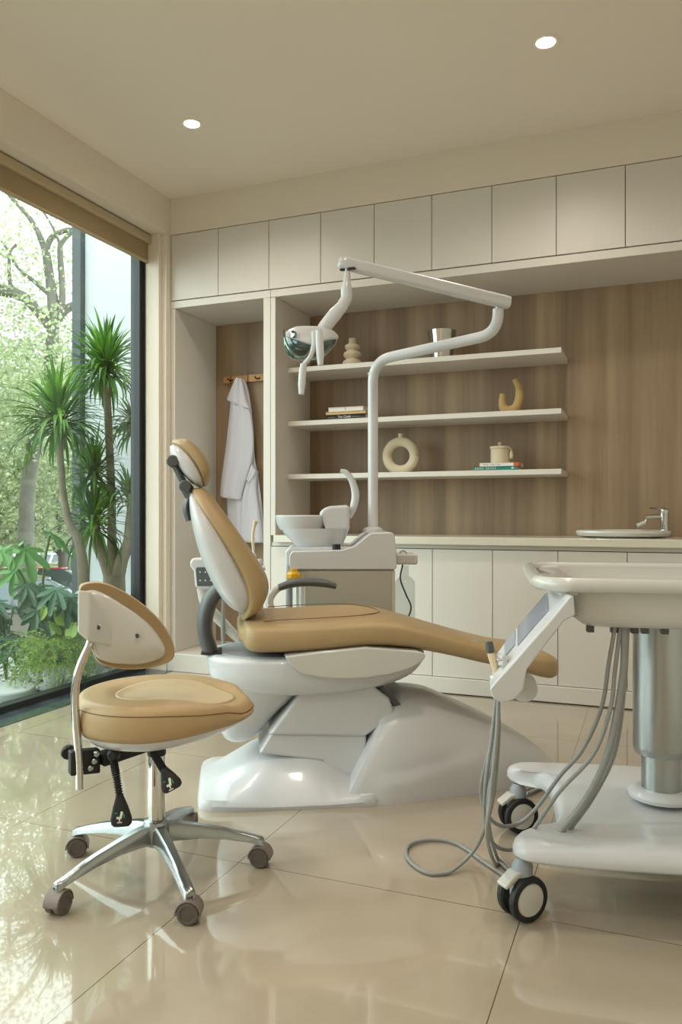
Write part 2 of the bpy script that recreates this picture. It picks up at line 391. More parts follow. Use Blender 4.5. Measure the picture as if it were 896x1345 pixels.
# ---- overhead cabinets
ED = [-2.866, -2.52, -2.165, -1.822, -1.486, -1.144, -.807, -.466, -.123, .217, .557, .897, XR-.002]
names = ['leftmost overhead white cabinet, in the corner beside the window', 'second overhead white cabinet from the left, above the coat',
         'third overhead white cabinet from the left, above the white divider', 'fourth overhead white cabinet from the left, left of the lamp arm tip',
         'fifth overhead white cabinet from the left, behind the lamp arm end', 'sixth overhead white cabinet from the left, above the middle of the sloping lamp arm',
         'seventh overhead white cabinet, above the right elbow of the lamp arm', 'eighth overhead white cabinet, below the right ceiling light',
         'rightmost overhead white cabinet, cut by the right edge of the photo']
for i in range(len(ED)-1):
    a, b = ED[i], ED[i+1]
    t = empty('overhead_cabinet', ((a+b)/2, YC, 2.365)); w = (b-a)/2
    if i < 9: tag(t, names[i], 'cabinet', 'overhead cabinets')
    else: tag(t, 'overhead white cabinet to the right, outside the photo', 'cabinet', 'overhead cabinets outside the photo')
    box('cabinet_body', (-w+.001, w-.001), (.022, .515), (.001, .42), 'gap', t, .0)
    box('door', (-w+.0018, w-.0018), (0, .02), (.004, .421), 'cab', t, .0012)
# ---- fitted frame: soffit panel, dividers, coat niche
nf = empty('coat_niche', (-2.52, YC, 0)); tag(nf, 'tall open white niche with wooden back where the white coat hangs', 'cabinet')
box('side_panel', (-.348, -.316), (0, .515), (.115, 2.317), 'cab', nf)
box('side_panel', (.318, .366), (0, .515), (.115, 2.317), 'cab', nf)
box('top_panel', (-.348, .366), (0, .515), (2.318, 2.363), 'cab', nf)
box('bottom_panel', (-.348, .366), (-.045, .515), (.0, .114), 'cab', nf, .004)
box('back_panel', (-.315, .317), (.505, .514), (.1155, 2.3165), 'wood', nf, 0)
sf = empty('shelving_frame', (-2.13, YC, 0)); tag(sf, 'white side panel and deep white top panel framing the shelves', 'cabinet')
box('side_panel', (-.022, .01), (0, .52), (.87, 2.317), 'cab', sf)
box('top_panel', (-.022, XR+2.13-.002), (0, .52), (2.318, 2.363), 'cab', sf)
# shelves
sh = ['topmost long white wall shelf, with the bubble vase and chrome cup', 'middle long white wall shelf, with the black book stack and U vase', 'lowest long white wall shelf, with the ring vase and canister']
ZS = [1.915, 1.58, 1.248]
for z, s in zip(ZS, sh):
    tag(box('wall_shelf', (-2.119, -.458), (4.42, 4.769), (z-.03, z), 'cab', bevel=.002), s, 'shelf', 'long white wall shelves')
# base cabinets
BE = [-2.152, -1.82, -1.482, -1.14, -.803, -.458, -.114, .23, .57, .91, XR-.002]
bn = ['leftmost white base cabinet, beside the coat niche behind the chair backrest', 'white base cabinet mostly hidden behind the dental unit', 'white base cabinet behind the hanging cable at the right side of the dental unit',
      'white base cabinet behind the leg rest of the dental chair', 'white base cabinet behind the cart control panel and leg rest tip', 'white base cabinet behind the hanging cart hoses',
      'rightmost white base cabinet, behind the cart column']
for i in range(len(BE)-1):
    a, b = BE[i], BE[i+1]; w = (b-a)/2
    t = empty('base_cabinet', ((a+b)/2, YC, .09))
    if i < 7: tag(t, bn[i], 'cabinet', 'white base cabinets')
    else: tag(t, 'white base cabinet to the right, outside the photo', 'cabinet', 'base cabinets outside the photo')
    box('cabinet_body', (-w+.001, w-.001), (.022, .515), (.002, .738), 'gap', t, 0)
    box('door', (-w+.0018, w-.0018), (0, .02), (.003, .712), 'cab', t, .0012)
struct(box('baseboard_back', (-2.152, XR), (4.235, 4.76), (.006, .09), 'cab', bevel=.002))
tag(box('worktop', (-2.118, XR-.002), (4.215, 4.768), (.829, .872), 'counter', bevel=.003), 'long off-white worktop running under the shelves to the sink', 'worktop')
struct(box('trim_5', (-2.152, XR), (4.262, 4.70), (.8285, .806), 'cab', bevel=0))

# ================================================================== SHELF OBJECTS
def shelf_xy(px, z, Y=4.6): p = onY(px, 675, Y); return (p.x, Y, z)
t = lathe('bubble_vase', [(.001, 0), (.04, 0), (.052, .012), (.056, .028), (.05, .042), (.036, .052), (.034, .056), (.046, .066), (.051, .08), (.045, .093), (.03, .102), (.029, .105),
          (.038, .113), (.043, .125), (.038, .137), (.024, .144), (.021, .15), (.021, .172), (.022, .176), (.016, .176), (.014, .165), (.001, .16)], 'ceramic')
t.location = shelf_xy(463, 1.915, 4.58); t.scale = (1.13, 1.13, 1.06); tag(t, 'cream bubble-shaped ceramic vase on the topmost shelf', 'vase')
t = empty('chrome_cup', shelf_xy(580.5, 1.915, 4.6)); tag(t, 'shiny chrome cup with flared rim standing on the topmost shelf', 'cup')
prof = [(.001, 0), (.064, 0), (.068, .004), (.07, .04), (.078, .12), (.088, .186), (.086, .187), (.075, .12), (.066, .04), (.06, .01), (.001, .008)]
v, f = latgeo(prof, 48)
v = [Vector((p[0]*(1+.02*math.cos(10*math.atan2(p[1], p[0]))), p[1]*(1+.02*math.cos(10*math.atan2(p[1], p[0]))), p[2])) for p in v]
mk('cup_body', v, f, 'chrome', t, ang=40)
t = empty('ring_vase', shelf_xy(526.5, 1.248, 4.58)); tag(t, 'cream ring-shaped ceramic vase with small neck on the lowest shelf', 'vase')
R_, r_ = .087, .025
ring = [Vector((R_*math.cos(a), 0, .1065+R_*math.sin(a))) for a in [2*PI*k/48 for k in range(49)]]
v, f = tubegeo(ring, r_, 20, sm=0, caps=False, ry=.03); mk('ring_body', v, f, 'ceramic', t, ang=80)
lathe('neck', [(.016, .205), (.0145, .215), (.0145, .24), (.017, .244), (.01, .244), (.01, .225), (.001, .222)], 'ceramic', t)
t = empty('u_shaped_vase', shelf_xy(671, 1.58, 4.6)); tag(t, 'ochre U-shaped ceramic vase with one taller arm on the middle shelf', 'vase')
pts = [(-.048, 0, .125), (-.05, 0, .07), (-.036, 0, .034), (0, 0, .026), (.034, 0, .045), (.05, 0, .1), (.046, 0, .16), (.024, 0, .205)]
mk('vase_body', *tubegeo(pts, [.015, .022, .026, .027, .027, .025, .021, .016], 20, up=(0, 1, 0)), 'ceramicd', t, ang=80)
t = empty('lidded_canister', shelf_xy(657, 1.248+.043, 4.57)); tag(t, 'cream lidded canister with tassel standing on the teal and white books', 'canister')
lathe('canister_body', [(.001, 0), (.05, 0), (.054, .004), (.054, .088), (.05, .09), (.001, .088)], 'ceramic', t)
ld = lathe('lid', [(.057, .088), (.059, .09), (.059, .098), (.055, .102), (.001, .104)], 'ceramic', t)
mk('knob', *latgeo([(.006, .1), (.006, .108), (.012, .114), (.013, .121), (.009, .127), (.001, .129)], 20), 'ceramic', ld)
g = G(); g.add(*tubegeo([(.05, -.02, .09), (.066, -.02, .085), (.068, -.02, .07)], .003, 8)); g.add(*latgeo([(.004, .028), (.009, .03), (.011, .05), (.007, .068), (.004, .072)], 12, (.068, -.02, 0)))
g.out('tassel', 'ceramic', t)
def book(label, px0, px1, z0, z1, Y0, Y1, cover, rz=0.):
    x0 = onY(px0, 675, Y0).x; x1 = onY(px1, 675, Y0).x
    t = empty('book', ((x0+x1)/2, (Y0+Y1)/2, z0), rz); tag(t, label, 'book')
    hw = (x1-x0)/2; hy = (Y1-Y0)/2; h = z1-z0
    g = G(); g.add(*boxgeo(-hw, hw, -hy, hy, 0, .0025)); g.add(*boxgeo(-hw, hw, -hy, hy, h-.0025, h-.0003)); g.add(*boxgeo(-hw, hw, -hy, -hy+.003, 0, h-.0003))
    c = g.out('cover', cover, t, bevel=.0008); box('pages', (-hw+.003, hw-.003), (-hy+.003, hy-.004), (.0026, h-.0028), 'paper', t, 0)
    return t, c, hw, hy, h
t, c, hw, hy, h = book('black book with white lettering, bottom of the stack on the middle shelf', 429, 480, 1.58, 1.609, 4.435, 4.60, 'bblack')
textpart('spine_lettering', 'Tim Cook', .021, 'print_', c, (-.01, -hy-.0005, h/2), (PI/2, 0, 0), width=.085)
box('spine_line', (-hw+.012, -hw+.055), (-hy-.0008, -hy), (h*.42, h*.5), 'printg', c, 0); box('spine_line', (hw-.09, hw-.04), (-hy-.0008, -hy), (h*.42, h*.5), 'printg', c, 0)
t, c, hw, hy, h = book('tan worn book in the middle of the stack on the middle shelf', 428, 480, 1.609, 1.628, 4.44, 4.61, 'btan')
t, c, hw, hy, h = book('thick white book on top of the stack on the middle shelf', 431.5, 477, 1.628, 1.656, 4.445, 4.60, 'bwhite')
box('spine_mark', (-.004, 0), (-hy-.0008, -hy), (.008, .026), 'printg', c, 0)
t, c, hw, hy, h = book('teal book at the bottom of the pair under the canister', 621.5, 679, 1.248, 1.27, 4.435, 4.63, 'bteal')
g = G()
for i, (a, b) in enumerate([(.012, .024), (.027, .036), (.039, .05), (.053, .062), (.074, .083), (.086, .096), (.1, .11), (.113, .122), (.125, .132)]):
    g.add(*boxgeo(-hw+a, -hw+b, -hy-.0008, -hy, h*.3, h*.42)); g.add(*boxgeo(-hw+a, -hw+a+.003, -hy-.0008, -hy, h*.3, h*.75)); g.add(*boxgeo(-hw+a, -hw+b, -hy-.0008, -hy, h*.68, h*.76))
g.out('spine_lettering', 'print_', c)
box('spine_badge', (hw-.03, hw-.018), (-hy-.0008, -hy), (h*.3, h*.75), 'print_', c, 0)
t, c, hw, hy, h = book('white book with orange spine end lying on the teal book', 630, 682, 1.27, 1.291, 4.44, 4.62, 'bwhite')
box('orange_band', (hw-.031, hw+.0004), (-hy-.001, -hy+.06), (-.0002, h), 'borange', c, .0005)
g = G()
for a, b in [(.02, .032), (.035, .05), (.062, .07), (.072, .088), (.1, .118)]: g.add(*boxgeo(-hw+a, -hw+b, -hy-.0008, -hy, h*.4, h*.55))
g.out('spine_lettering', 'printg', c)

# hook rail and coat
hr = empty('hook_rail', (-2.55, 4.758, 1.93)); tag(hr, 'pale wooden wall rail with black hooks above the white coat', 'hook rail')
xs = [-.215, -.155, -.02, .112, .228]
for i in range(4):
    box('wood_block', (xs[i]+.004, xs[i+1]-.004), (-.028, 0), (-.024, .024), 'oak', hr, .002)
box('backing_bar', (-.2, .227), (-.006, 0), (-.014, .014), 'oak', hr, 0)
for x in (-.14, .07, .17):
    hk = tube('hook', [(x, -.022, .0), (x-.002, -.038, -.008), (x-.012, -.056, -.01), (x-.018, -.062, .004)], .005, 'rubber', hr)
# coat: folded cloth hanging from a hook
ct = empty('lab_coat', (-2.56, 4.70, .72)); tag(ct, 'white lab coat hanging from the wooden hook rail in the niche', 'coat')
def coatpanel(name, L, R, y0, amp, seed, m='coat', thick=.006, ny=40, nx=26, bulge=.03):
    """L,R: lists of pixel outline points top->bottom (same length)"""
    iv = inv(ct); Lc = cr_path([iv @ onY(a, b, 4.70) for a, b in L], 6); Rc = cr_path([iv @ onY(a, b, 4.70) for a, b in R], 6)
    n = len(Lc); v = []; f = []
    for i in range(n):
        for k in range(nx+1):
            u = k/nx; p = Lc[i].lerp(Rc[i], u); s = i/(n-1)
            fold = amp*(math.sin(u*9+seed+s*1.2)+.6*math.sin(u*17+seed*2+s*2.3))*(.35+.65*min(1, s*2.5))
            v.append(Vector((p.x, y0-bulge*math.sin(PI*u)**.7+fold, p.z)))
    w = nx+1
    for i in range(n-1):
        for k in range(nx): f.append((i*w+k, i*w+k+1, (i+1)*w+k+1, (i+1)*w+k))
    o = mk(name, v, f, m, ct, ang=80)
    s = o.modifiers.new('thick', 'SOLIDIFY'); s.thickness = thick; s.offset = 0
    return o
coatpanel('coat_body', [(313, 498), (308, 520), (303, 560), (299, 600), (296, 650), (298, 690), (303, 712)], [(320, 498), (326, 520), (331, 560), (333, 600), (340, 640), (345, 690), (347, 712)], .02, .008, 1.)
coatpanel('sleeve', [(312, 498), (306, 512), (303, 545), (298, 590), (293, 625), (291, 650), (294, 653)], [(320, 498), (325, 520), (331, 545), (335, 577), (332, 610), (322, 640), (318, 657)], -.012, .006, 2.4, bulge=.035)
coatpanel('collar', [(313, 498), (307, 508), (303, 517), (300.5, 524), (301, 526)], [(320, 498), (323, 510), (326, 525), (330, 536), (331, 538)], -.024, .005, .6, bulge=.03)
coatpanel('coat_skirt', [(335, 611), (328, 625), (320, 650), (316, 680), (317, 712)], [(340, 619), (338, 640), (342, 670), (346, 700), (347, 713)], -.006, .007, 3.1)
coatpanel('cuff', [(334, 610), (330, 622), (327, 630)], [(340.5, 619), (337, 627), (333, 634)], -.03, .003, 1.9, bulge=.02)

# sink and tap
t = empty('wash_basin', (-.145, 4.5, .872)); tag(t, 'white oval countertop basin at the right end of the worktop', 'sink')
lathe('basin_bowl', [(.16, .0), (.2, .002), (.235, .01), (.246, .026), (.242, .038), (.225, .042), (.2, .034), (.16, .0), (.1, -.02+.025), (.001, .003)], 'offw', t, n=48, sx=1, sy=.72)
t = empty('basin_tap', (.068, 4.62, .872)); tag(t, 'chrome lever tap with angled spout end beside the basin', 'tap')
lathe('tap_body', [(.001, 0), (.027, 0), (.028, .004), (.023, .008), (.022, .12), (.024, .13), (.024, .15), (.018, .156), (.001, .157)], 'chrome', t)
mk('spout', *tubegeo([(-.01, 0, .112), (-.06, -.01, .114), (-.1, -.02, .11)], .0125, 14), 'chrome', t)
mk('lever', *tubegeo([(0, 0, .152), (-.03, -.008, .158), (-.075, -.012, .16)], [.012, .008, .005], 12, ry=[.018, .012, .008]), 'chrome', t)
mk('swivel_filter', *tubegeo([(-.095, -.02, .106), (-.095, -.02, .088), (-.104, -.022, .074)], .006, 12), 'chrome', t)
mk('filter_head', *tubegeo([(-.098, -.022, .08), (-.14, -.032, .062)], .0125, 14), 'offw', t)

# ================================================================== DENTAL CHAIR
TH = math.radians(21.7+8)
chair = empty('dental_chair', V(.034, 2.93, 0), TH)
tag(chair, 'tan leather and glossy white dental chair reclined in the middle of the room', 'dental chair')
CI = inv(chair)
def CH(px, py, yl=0.):
    o = CI @ Vector((0, 0, CAMZ)); d = (CI.to_3x3()) @ ray(px, py)
    t = (yl-o.y)/d.y; p = o+d*t; return (p.x, p.z)
# -- base
LN = [-.02, .03]
def arch(x, w, h, lean, n=3.0, N=61, z0=0.0):
    r = []
    for k in range(N):
        a = PI*k/(N-1); c, s = se(math.cos(a), math.sin(a), n, N)
        z = z0+(h-z0)*s; zc = .085+.12*max(0, (x-xa-.08)/.6)**2; q = min(1, max(0, (zc+.010-z)/.010)); r.append(Vector((x+lean*(z/.34), -w*c*(1+.04*q*q*(3-2*q)*min(1, max(0, (x-xa-.05)/.1))), z)))
    return r
xa = CH(462, 1048, -.25)[0]-.03
st = [(xa, .25, .33, .185), (xa+.04, .258, .345, .175), (xa+.14, .26, .352, .12), (xa+.26, .245, .34, .09), (xa+.38, .22, .305, .06), (xa+.52, .19, .25, .04), (xa+.65, .155, .19, .02), (xa+.76, .115, .125, .01), (xa+.83, .07, .065, 0), (xa+.86, .02, .02, 0)]
X_ = cr_path([(s[0], s[1], s[2]) for s in st], 4); Ln = lerp_list([s[3] for s in st], len(X_))
rings = [arch(p[0], p[1], p[2], l, 2.5) for p, l in zip(X_, Ln)]
loft('base_cover', rings, 'white', chair, ang=60)
box('floor_plate', (-.42, xa+.55), (-.2, .2), (0, .012), 'dgrey', chair, .003)
# highlight ridge moulding on the near side of base cover
# pedal block
def pring(x, w, h, lip, inner):
    hw = w
    return [Vector((x, y, z)) for y, z in [(-hw, 0), (-hw-.004, lip*.5), (-hw+.006, lip), (-inner-.04, lip+(h-lip)*.6), (-inner, h*.96), (-inner+.03, h), (inner-.03, h), (inner, h*.96), (inner+.04, lip+(h-lip)*.6), (hw-.006, lip), (hw+.004, lip*.5), (hw, 0)]]
PSH = -.082
pst = [(-.475, .17, .03, .022, .06), (-.465, .215, .042, .03, .08), (-.43, .24, .058, .036, .10), (-.36, .255, .09, .034, .12), (-.28, .262, .128, .03, .14), (-.22, .265, .142, .026, .15), (-.1, .268, .145, .026, .15), (-.03, .27, .138, .026, .14), (.02, .272, .10, .03, .15), (.07, .274, .068, .035, .17), (.12, .272, .055, .04, .2), (.14, .262, .04, .03, .2)]
P_ = cr_path([(a, b, c) for a, b, c, d, e in pst], 4); LP = lerp_list([s[3] for s in pst], len(P_)); IN = lerp_list([s[4] for s in pst], len(P_))
loft('pedal_base', [pring(p[0]+PSH, p[1], p[2], a, b) for p, a, b in zip(P_, LP, IN)], 'white', chair, ang=40)
# lift arms
y0 = -.17
prism('lift_arm', [CH(*q, y0) for q in [(352, 966), (396, 908), (480, 893), (512, 918), (520, 940), (480, 968)]], -.17, .17, 'white', chair, bevel=.012)
prism('lift_arm', [CH(*q, y0+.012) for q in [(340, 990), (356, 963), (482, 965), (480, 1020), (452, 1040), (425, 1000)]], -.158, .158, 'white', chair, bevel=.01)
lt = prism('groove_wedge', [CH(*q, -.13) for q in [(492, 898), (499, 896), (529, 927), (520, 932)]], -.15, .13, 'dgrey', chair, bevel=.006)  # dark wedge added in place of the open groove between lift arm and cover
# seat frame bowl
xb = lambda px, py, y=-.0: CH(px, py, y)[0]
z = lambda py, D: 1-(py-675)*D/1024
stack('seat_frame', [(-.50, .20, .20, .50), (-.515, .24, .225, .50), (-.53, .27, .24, .492), (-.532, .275, .243, .47), (-.525, .25, .24, .43), (-.505, .20, .23, .40), (-.47, .12, .21, .378), (-.42, .02, .18, .366), (-.36, -.08, .12, .362)], 'white', chair, n=2.5)
stack('rear_deck', [(-.495, .1, .205, .498), (-.49, .1, .2, .5035), (-.47, .08, .18, .504)], 'grey', chair, n=2.4)
stack('motor_cover', [(-.488, -.16, .19, .39), (-.492, -.21, .175, .34), (-.496, -.265, .155, .29), (-.49, -.315, .14, .24), (-.475, -.35, .11, .2), (-.455, -.38, .07, .18), (-.43, -.40, .03, .172)], 'white', chair, n=2.6)
# side cover panel
sc = [(374, 862), (381, 873), (396, 885), (425, 891), (452, 892), (480, 891), (508, 887), (528, 882), (543, 876.5), (554, 869.5), (559, 863), (558, 858), (548, 855), (510, 852), (480, 850), (420, 856)]
prism('side_cover', [CH(*q, -.262) for q in sc], -.266, -.2, 'offw', chair, bevel=.012, segs=4)
prism('side_cover', [CH(*q, -.262) for q in sc], .2, .266, 'offw', chair, bevel=.012, segs=4)
prism('under_seat_tray', [CH(*q, -.2) for q in [(400, 856), (420, 885), (508, 884), (552, 866), (480, 850)]], -.2, .2, 'offw', chair, bevel=.01)
# seat + leg rest cushion
ss = [(-.40, .612, .545, .19), (-.385, .628, .522, .225), (-.34, .635, .513, .245), (-.22, .636, .514, .255), (-.1, .64, .52, .26), (.02, .642, .53, .26), (.12, .632, .527, .255), (.22, .606, .512, .245),
      (.34, .57, .486, .23), (.46, .536, .455, .215), (.57, .508, .43, .205), (.66, .494, .402, .2), (.72, .484, .386, .19), (.748, .472, .388, .165)]
seat = slab('seat_cushion', [((a, b), (a, c), w) for a, b, c, w in ss], 'tan', chair, n=3.6, N=48, end=.022)
def seamline(ys, zoff=.001):
    pts = []
    for a, b, c, w in ss[1:-2]:
        pts.append((a, -w*.80*ys, b-.0035 if ys == 1 else b+zoff))
    return pts
mk('seam', *tubegeo([(-.39, -.16, .612), (-.3, -.2, .632), (-.15, -.205, .638), (-.0, -.18, .6415), (.08, -.10, .639), (.11, .0, .634), (.08, .10, .639), (0, .18, .6415), (-.15, .205, .638), (-.3, .2, .632)], .0016, 6), 'seam', seat)
# backrest
cu = [((330, 811), (319, 815), .16), ((345, 799), (320, 806), .205), ((354, 779), (320, 788), .23), ((353, 762), (315, 765), .245), ((345, 746), (306, 744), .25), ((330, 723), (293, 721), .25), ((315, 702), (279, 699), .245), ((297, 677), (263, 675), .225), ((281, 655), (253, 655), .19), ((270, 643), (250, 645), .14)]
PY = -.17
slab('backrest_cushion', [(CH(*a, PY), CH(*b, PY), w) for a, b, w in cu], 'tan', chair, n=3.4, N=40, end=.014)
shl = [((332, 800), (314, 808), .15), ((338, 789), (302, 801), .205), ((340, 772), (288, 786), .228), ((328, 747), (273, 759), .241), ((313, 721), (261, 730), .245), ((297, 698), (253, 702), .24), ((280, 676), (248, 676), .218), ((264, 657), (246.5, 657), .175), ((258, 650), (247.5, 648), .13)]
slab('backrest_shell', [(CH(*a, PY), CH(*b, PY), w) for a, b, w in shl], 'white', chair, n=2.8, N=40, end=.008)
mk('backrest_bracket', *tubegeo([(*CH(250, 650, 0)[:1], 0, CH(250, 650, 0)[1]), (CH(245, 668, 0)[0], 0, CH(245, 668, 0)[1]), (CH(249, 684, 0)[0], 0, CH(249, 684, 0)[1])], .014, 12, ry=.05, up=(1, 0, 0)), 'dgrey', chair)
ap = [(293, 770), (280, 783), (272, 800), (269, 820), (271, 838), (277, 856)]
mk('backrest_arm', *tubegeo([(CH(*q, -.03)[0], -.03, CH(*q, -.03)[1]) for q in ap], [.028, .03, .03, .028, .027, .028], 20, ry=[.05]*2+[.055]*4, up=(1, 0, 0)), 'dgrey', chair, ang=60)
sx_, sz_ = CH(277, 856, -.03)
box('arm_slot', (sx_-.034, sx_+.04), (-.092, .032), (.5, .5055), 'rubber', chair, .004)
# headrest
hc = [((232, 575), (226, 584), .09), ((246, 576), (234, 589), .125), ((260, 587), (246, 600), .14), ((271, 602), (256, 613), .145), ((276, 618), (263, 626), .135), ((273, 632), (265, 635), .10)]
slab('headrest_cushion', [(CH(*a, -.09), CH(*b, -.09), w) for a, b, w in hc], 'tan', chair, n=3.0, N=36, end=.01)
hs = [((231, 582), (221.5, 588), .085), ((243, 586), (223, 599), .12), ((254, 597), (231, 612), .137), ((263, 611), (242, 626), .14), ((268, 626), (253, 636), .125), ((268, 634), (259, 639), .09)]
slab('headrest_shell', [(CH(*a, -.09), CH(*b, -.09), w) for a, b, w in hs], 'white', chair, n=2.8, N=36, end=.006)
a_ = CH(228, 607, -.07); b_ = CH(244, 639, -.07); c_ = CH(251, 652, -.05)
g = G()
for p in (a_, b_): g.add(*latgeo([(.001, 0), (.017, 0), (.021, .004), (.021, .086), (.017, .09), (.001, .09)], 24, (p[0], -.13, p[1]), (0, 1, 0)))
g.add(*tubegeo([(a_[0], -.085, a_[1]), (b_[0], -.085, b_[1])], .012, 12, ry=.028, sm=0)); g.add(*tubegeo([(b_[0], -.07, b_[1]), (c_[0], -.05, c_[1])], .015, 12, ry=.03, sm=0))
g.add(*tubegeo([(a_[0], -.085, a_[1]), (CH(236, 598, -.06)[0], -.06, CH(236, 598, -.06)[1])], .012, 12, sm=0))
g.out('headrest_joint', 'dgrey', chair, ang=40)
# armrest on far side
ar = empty('armrest', (0, 0, 0)); ar.parent = chair
yf = .285
pp = [(366, 772), (385, 766), (405, 764.5), (425, 766), (441, 770)]
mk('armrest_pad', *tubegeo([(CH(*q, yf)[0], yf, CH(*q, yf)[1]) for q in pp], [.014, .018, .018, .017, .012], 16, ry=[.03, .036, .038, .036, .026], up=(0, 0, 1)), 'dgrey', ar, ang=60)
pp = [(369, 771), (360, 777), (354, 787), (356, 799), (366, 808), (380, 814)]
mk('armrest_support', *tubegeo([(CH(*q, yf)[0], yf-.01*i, CH(*q, yf)[1]) for i, q in enumerate(pp)], [.013, .015, .016, .016, .016, .014], 16), 'offw', ar, ang=60)

# ================================================================== DENTAL UNIT (behind the chair)
unit = empty('dental_unit', V(.0, 3.35, 0), math.radians(21.7+2))
tag(unit, 'white dental cuspidor unit with spittoon bowl behind the chair', 'dental unit')
UI = inv(unit)
def U(px, py, yl=0.):
    o = UI @ Vector((0, 0, CAMZ)); d = UI.to_3x3() @ ray(px, py); t = (yl-o.y)/d.y; p = o+d*t; return (p.x, p.z)
def U3(px, py, yl): a = U(px, py, yl); return (a[0], yl, a[1])
xl = U(392, 800)[0]; xr = U(519.5, 800)[0]; zb = U(450, 748)[1]
box('cabinet_body', (xl, xr), (.0, .38), (.0, zb), 'offw', unit, .012)
box('service_door', (U(400, 800)[0], U(514.5, 800)[0]), (-.006, .01), (.08, zb-.006), 'panelg', unit, .003)
# top moulding: lower front deck with the raised rear shoulder on the right
top = [(382, 748), (380, 742), (380, 730), (384, 724), (450, 722), (466, 717), (480, 705), (488, 700), (514, 699), (518, 702), (520.5, 722), (521, 745), (519, 748)]
prism('top_moulding', [U(*q) for q in top], -.012, .40, 'white', unit, bevel=.014, segs=4)
prism('rear_ledge', [U(*q, .2) for q in [(377, 742), (376, 722), (382, 717), (462, 716), (462, 742)]], .05, .385, 'white', unit, bevel=.01)
# spittoon body and bowl
sp = [(386, 716), (392, 720), (440, 720), (450, 714), (457, 695), (460, 668), (458, 664), (440, 663), (425, 666), (419, 674), (417, 678), (430, 680), (424, 694), (395, 698), (372, 696), (378, 703)]
xc = U(402, 690, .16)[0]; zc = U(402, 697, .16)[1]
g = G()
stk = [(U(393, 718, .16)[0], U(449, 718, .16)[0], .085, U(0, 720, .16)[1]), (U(384, 712, .16)[0], U(452, 712, .16)[0], .1, U(0, 712, .16)[1]), (U(374, 702, .16)[0], U(456, 702, .16)[0], .11, U(0, 702, .16)[1]), (U(370, 695, .16)[0], U(459, 694, .16)[0], .115, U(0, 694, .16)[1])]
lv = [(a, b, w, z_, .16) for a, b, w, z_ in stk]
body = stack('spittoon_body', lv, 'white', unit, n=2.6)
hx0 = U(423, 670, .16)[0]; hx1 = U(461, 670, .16)[0]
hp = [(428, 697), (422, 680), (419, 676), (424, 668), (434, 664.5), (458, 663), (460, 668), (459.5, 697)]
prism('spittoon_hood', [U(*q, .06) for q in hp], .075, .245, 'white', unit, bevel=.014, segs=4)
bz = U(0, 678, .05)[1]
lathe('spittoon_bowl', [(.03, -.072), (.07, -.07), (.1, -.06), (.115, -.03), (.12, .0), (.116, .004), (.11, -.004), (.096, -.026), (.08, -.04), (.04, -.046), (.001, -.048)], 'white', unit, n=48, loc=(U(397, 680, .16)[0], .16, bz))
lathe('drain_socket', [(.001, 0), (.018, 0), (.018, .03), (.001, .03)], 'rubber', unit, loc=(U(442, 722, .03)[0], .03, U(442, 724, .03)[1]), n=20)
mk('water_spout', *tubegeo([U3(447, 618, .16), U3(455, 621, .16), U3(463, 633, .16), U3(467, 650, .16), U3(464, 668, .16), U3(459.5, 680, .16)], [.008, .012, .015, .018, .016, .008], 16, ry=[.007, .01, .013, .015, .015, .01]), 'white', unit, ang=70)
# small side tray with drinking bottle under it
box('side_tray', (U(519, 735, .14)[0], U(547, 735, .14)[0]), (.09, .26), (U(0, 742, .14)[1], U(0, 728, .14)[1]), 'offw', unit, .008)
mk('tray_tap', *tubegeo([U3(526, 725, .16), U3(531, 724, .16), U3(537, 729, .16)], .004, 8), 'chrome', unit)
mk('tray_knob', *latgeo([(.001, 0), (.008, 0), (.008, .004), (.004, .006), (.004, .016), (.001, .016)], 16, U3(526, 729, .16)), 'chrome', unit)
xo, yo, zo = U3(532, 746, .2)
lathe('water_bottle', [(.001, -.34), (.04, -.34), (.046, -.33), (.046, -.09), (.044, -.06), (.03, -.045), (.017, -.035), (.017, .01), (.001, .01)], 'clear', unit, n=32, loc=(xo, yo, zo))
mk('power_cable', *tubegeo([U3(529, 742, .15), U3(526, 760, .1), U3(533, 780, .08), U3(540, 797, .08), U3(536, 812, .08), U3(530, 830, .1), U3(521, 850, .1)], .0035, 8), 'cable', unit)
# yellow valve and tubes at the left
mk('suction_tube', *tubegeo([U3(381, 744, .03), U3(380, 780, .03), U3(381, 812, .05), U3(388, 860, .1)], .015, 12), 'grey', unit)
mk('suction_tube', *tubegeo([U3(393, 744, .02), U3(393, 812, .02), U3(394, 880, .02)], .012, 12), 'grey', unit)
lathe('yellow_valve', [(.012, -.014), (.028, -.012), (.032, -.004), (.032, .01), (.026, .018), (.018, .022), (.018, .03)], 'yellow', unit, n=10, loc=U3(386, 757, -.02), ang=25)
# control panel on jointed arm, seen to the left of the backrest
cpx = .12
a = [U(*q, -.1) for q in [(250, 745), (249, 738), (253, 733), (296, 733), (299, 738), (299, 768), (295, 774), (262, 775), (256, 771), (254, 750)]]
cp = prism('control_panel', a, -.1, -.05, 'white', unit, bevel=.01, segs=4)
prism('keypad', [U(*q, -.1) for q in [(257, 747), (259, 745), (292, 745), (292, 768), (290, 770), (259, 770)]], -.103, -.098, 'screend', cp, bevel=.003)
g = G()
for ix in range(4):
    for iz in range(2): g.add(*latgeo([(.001, 0), (.0035, 0), (.0035, .001), (.001, .001)], 10, (U(263+ix*7, 752, -.1)[0], -.1045, U(0, 752+iz*11, -.1)[1]), (0, 1, 0)))
g.out('key_mark', 'print_', cp)
mk('panel_arm', *tubegeo([U3(266, 772, -.06), U3(272, 795, -.05), U3(290, 815, -.02), U3(322, 845, .0), U3(370, 862, .06), U3(400, 868, .1)], [.026, .026, .022, .018, .018, .02], 16), 'offw', unit, ang=60)
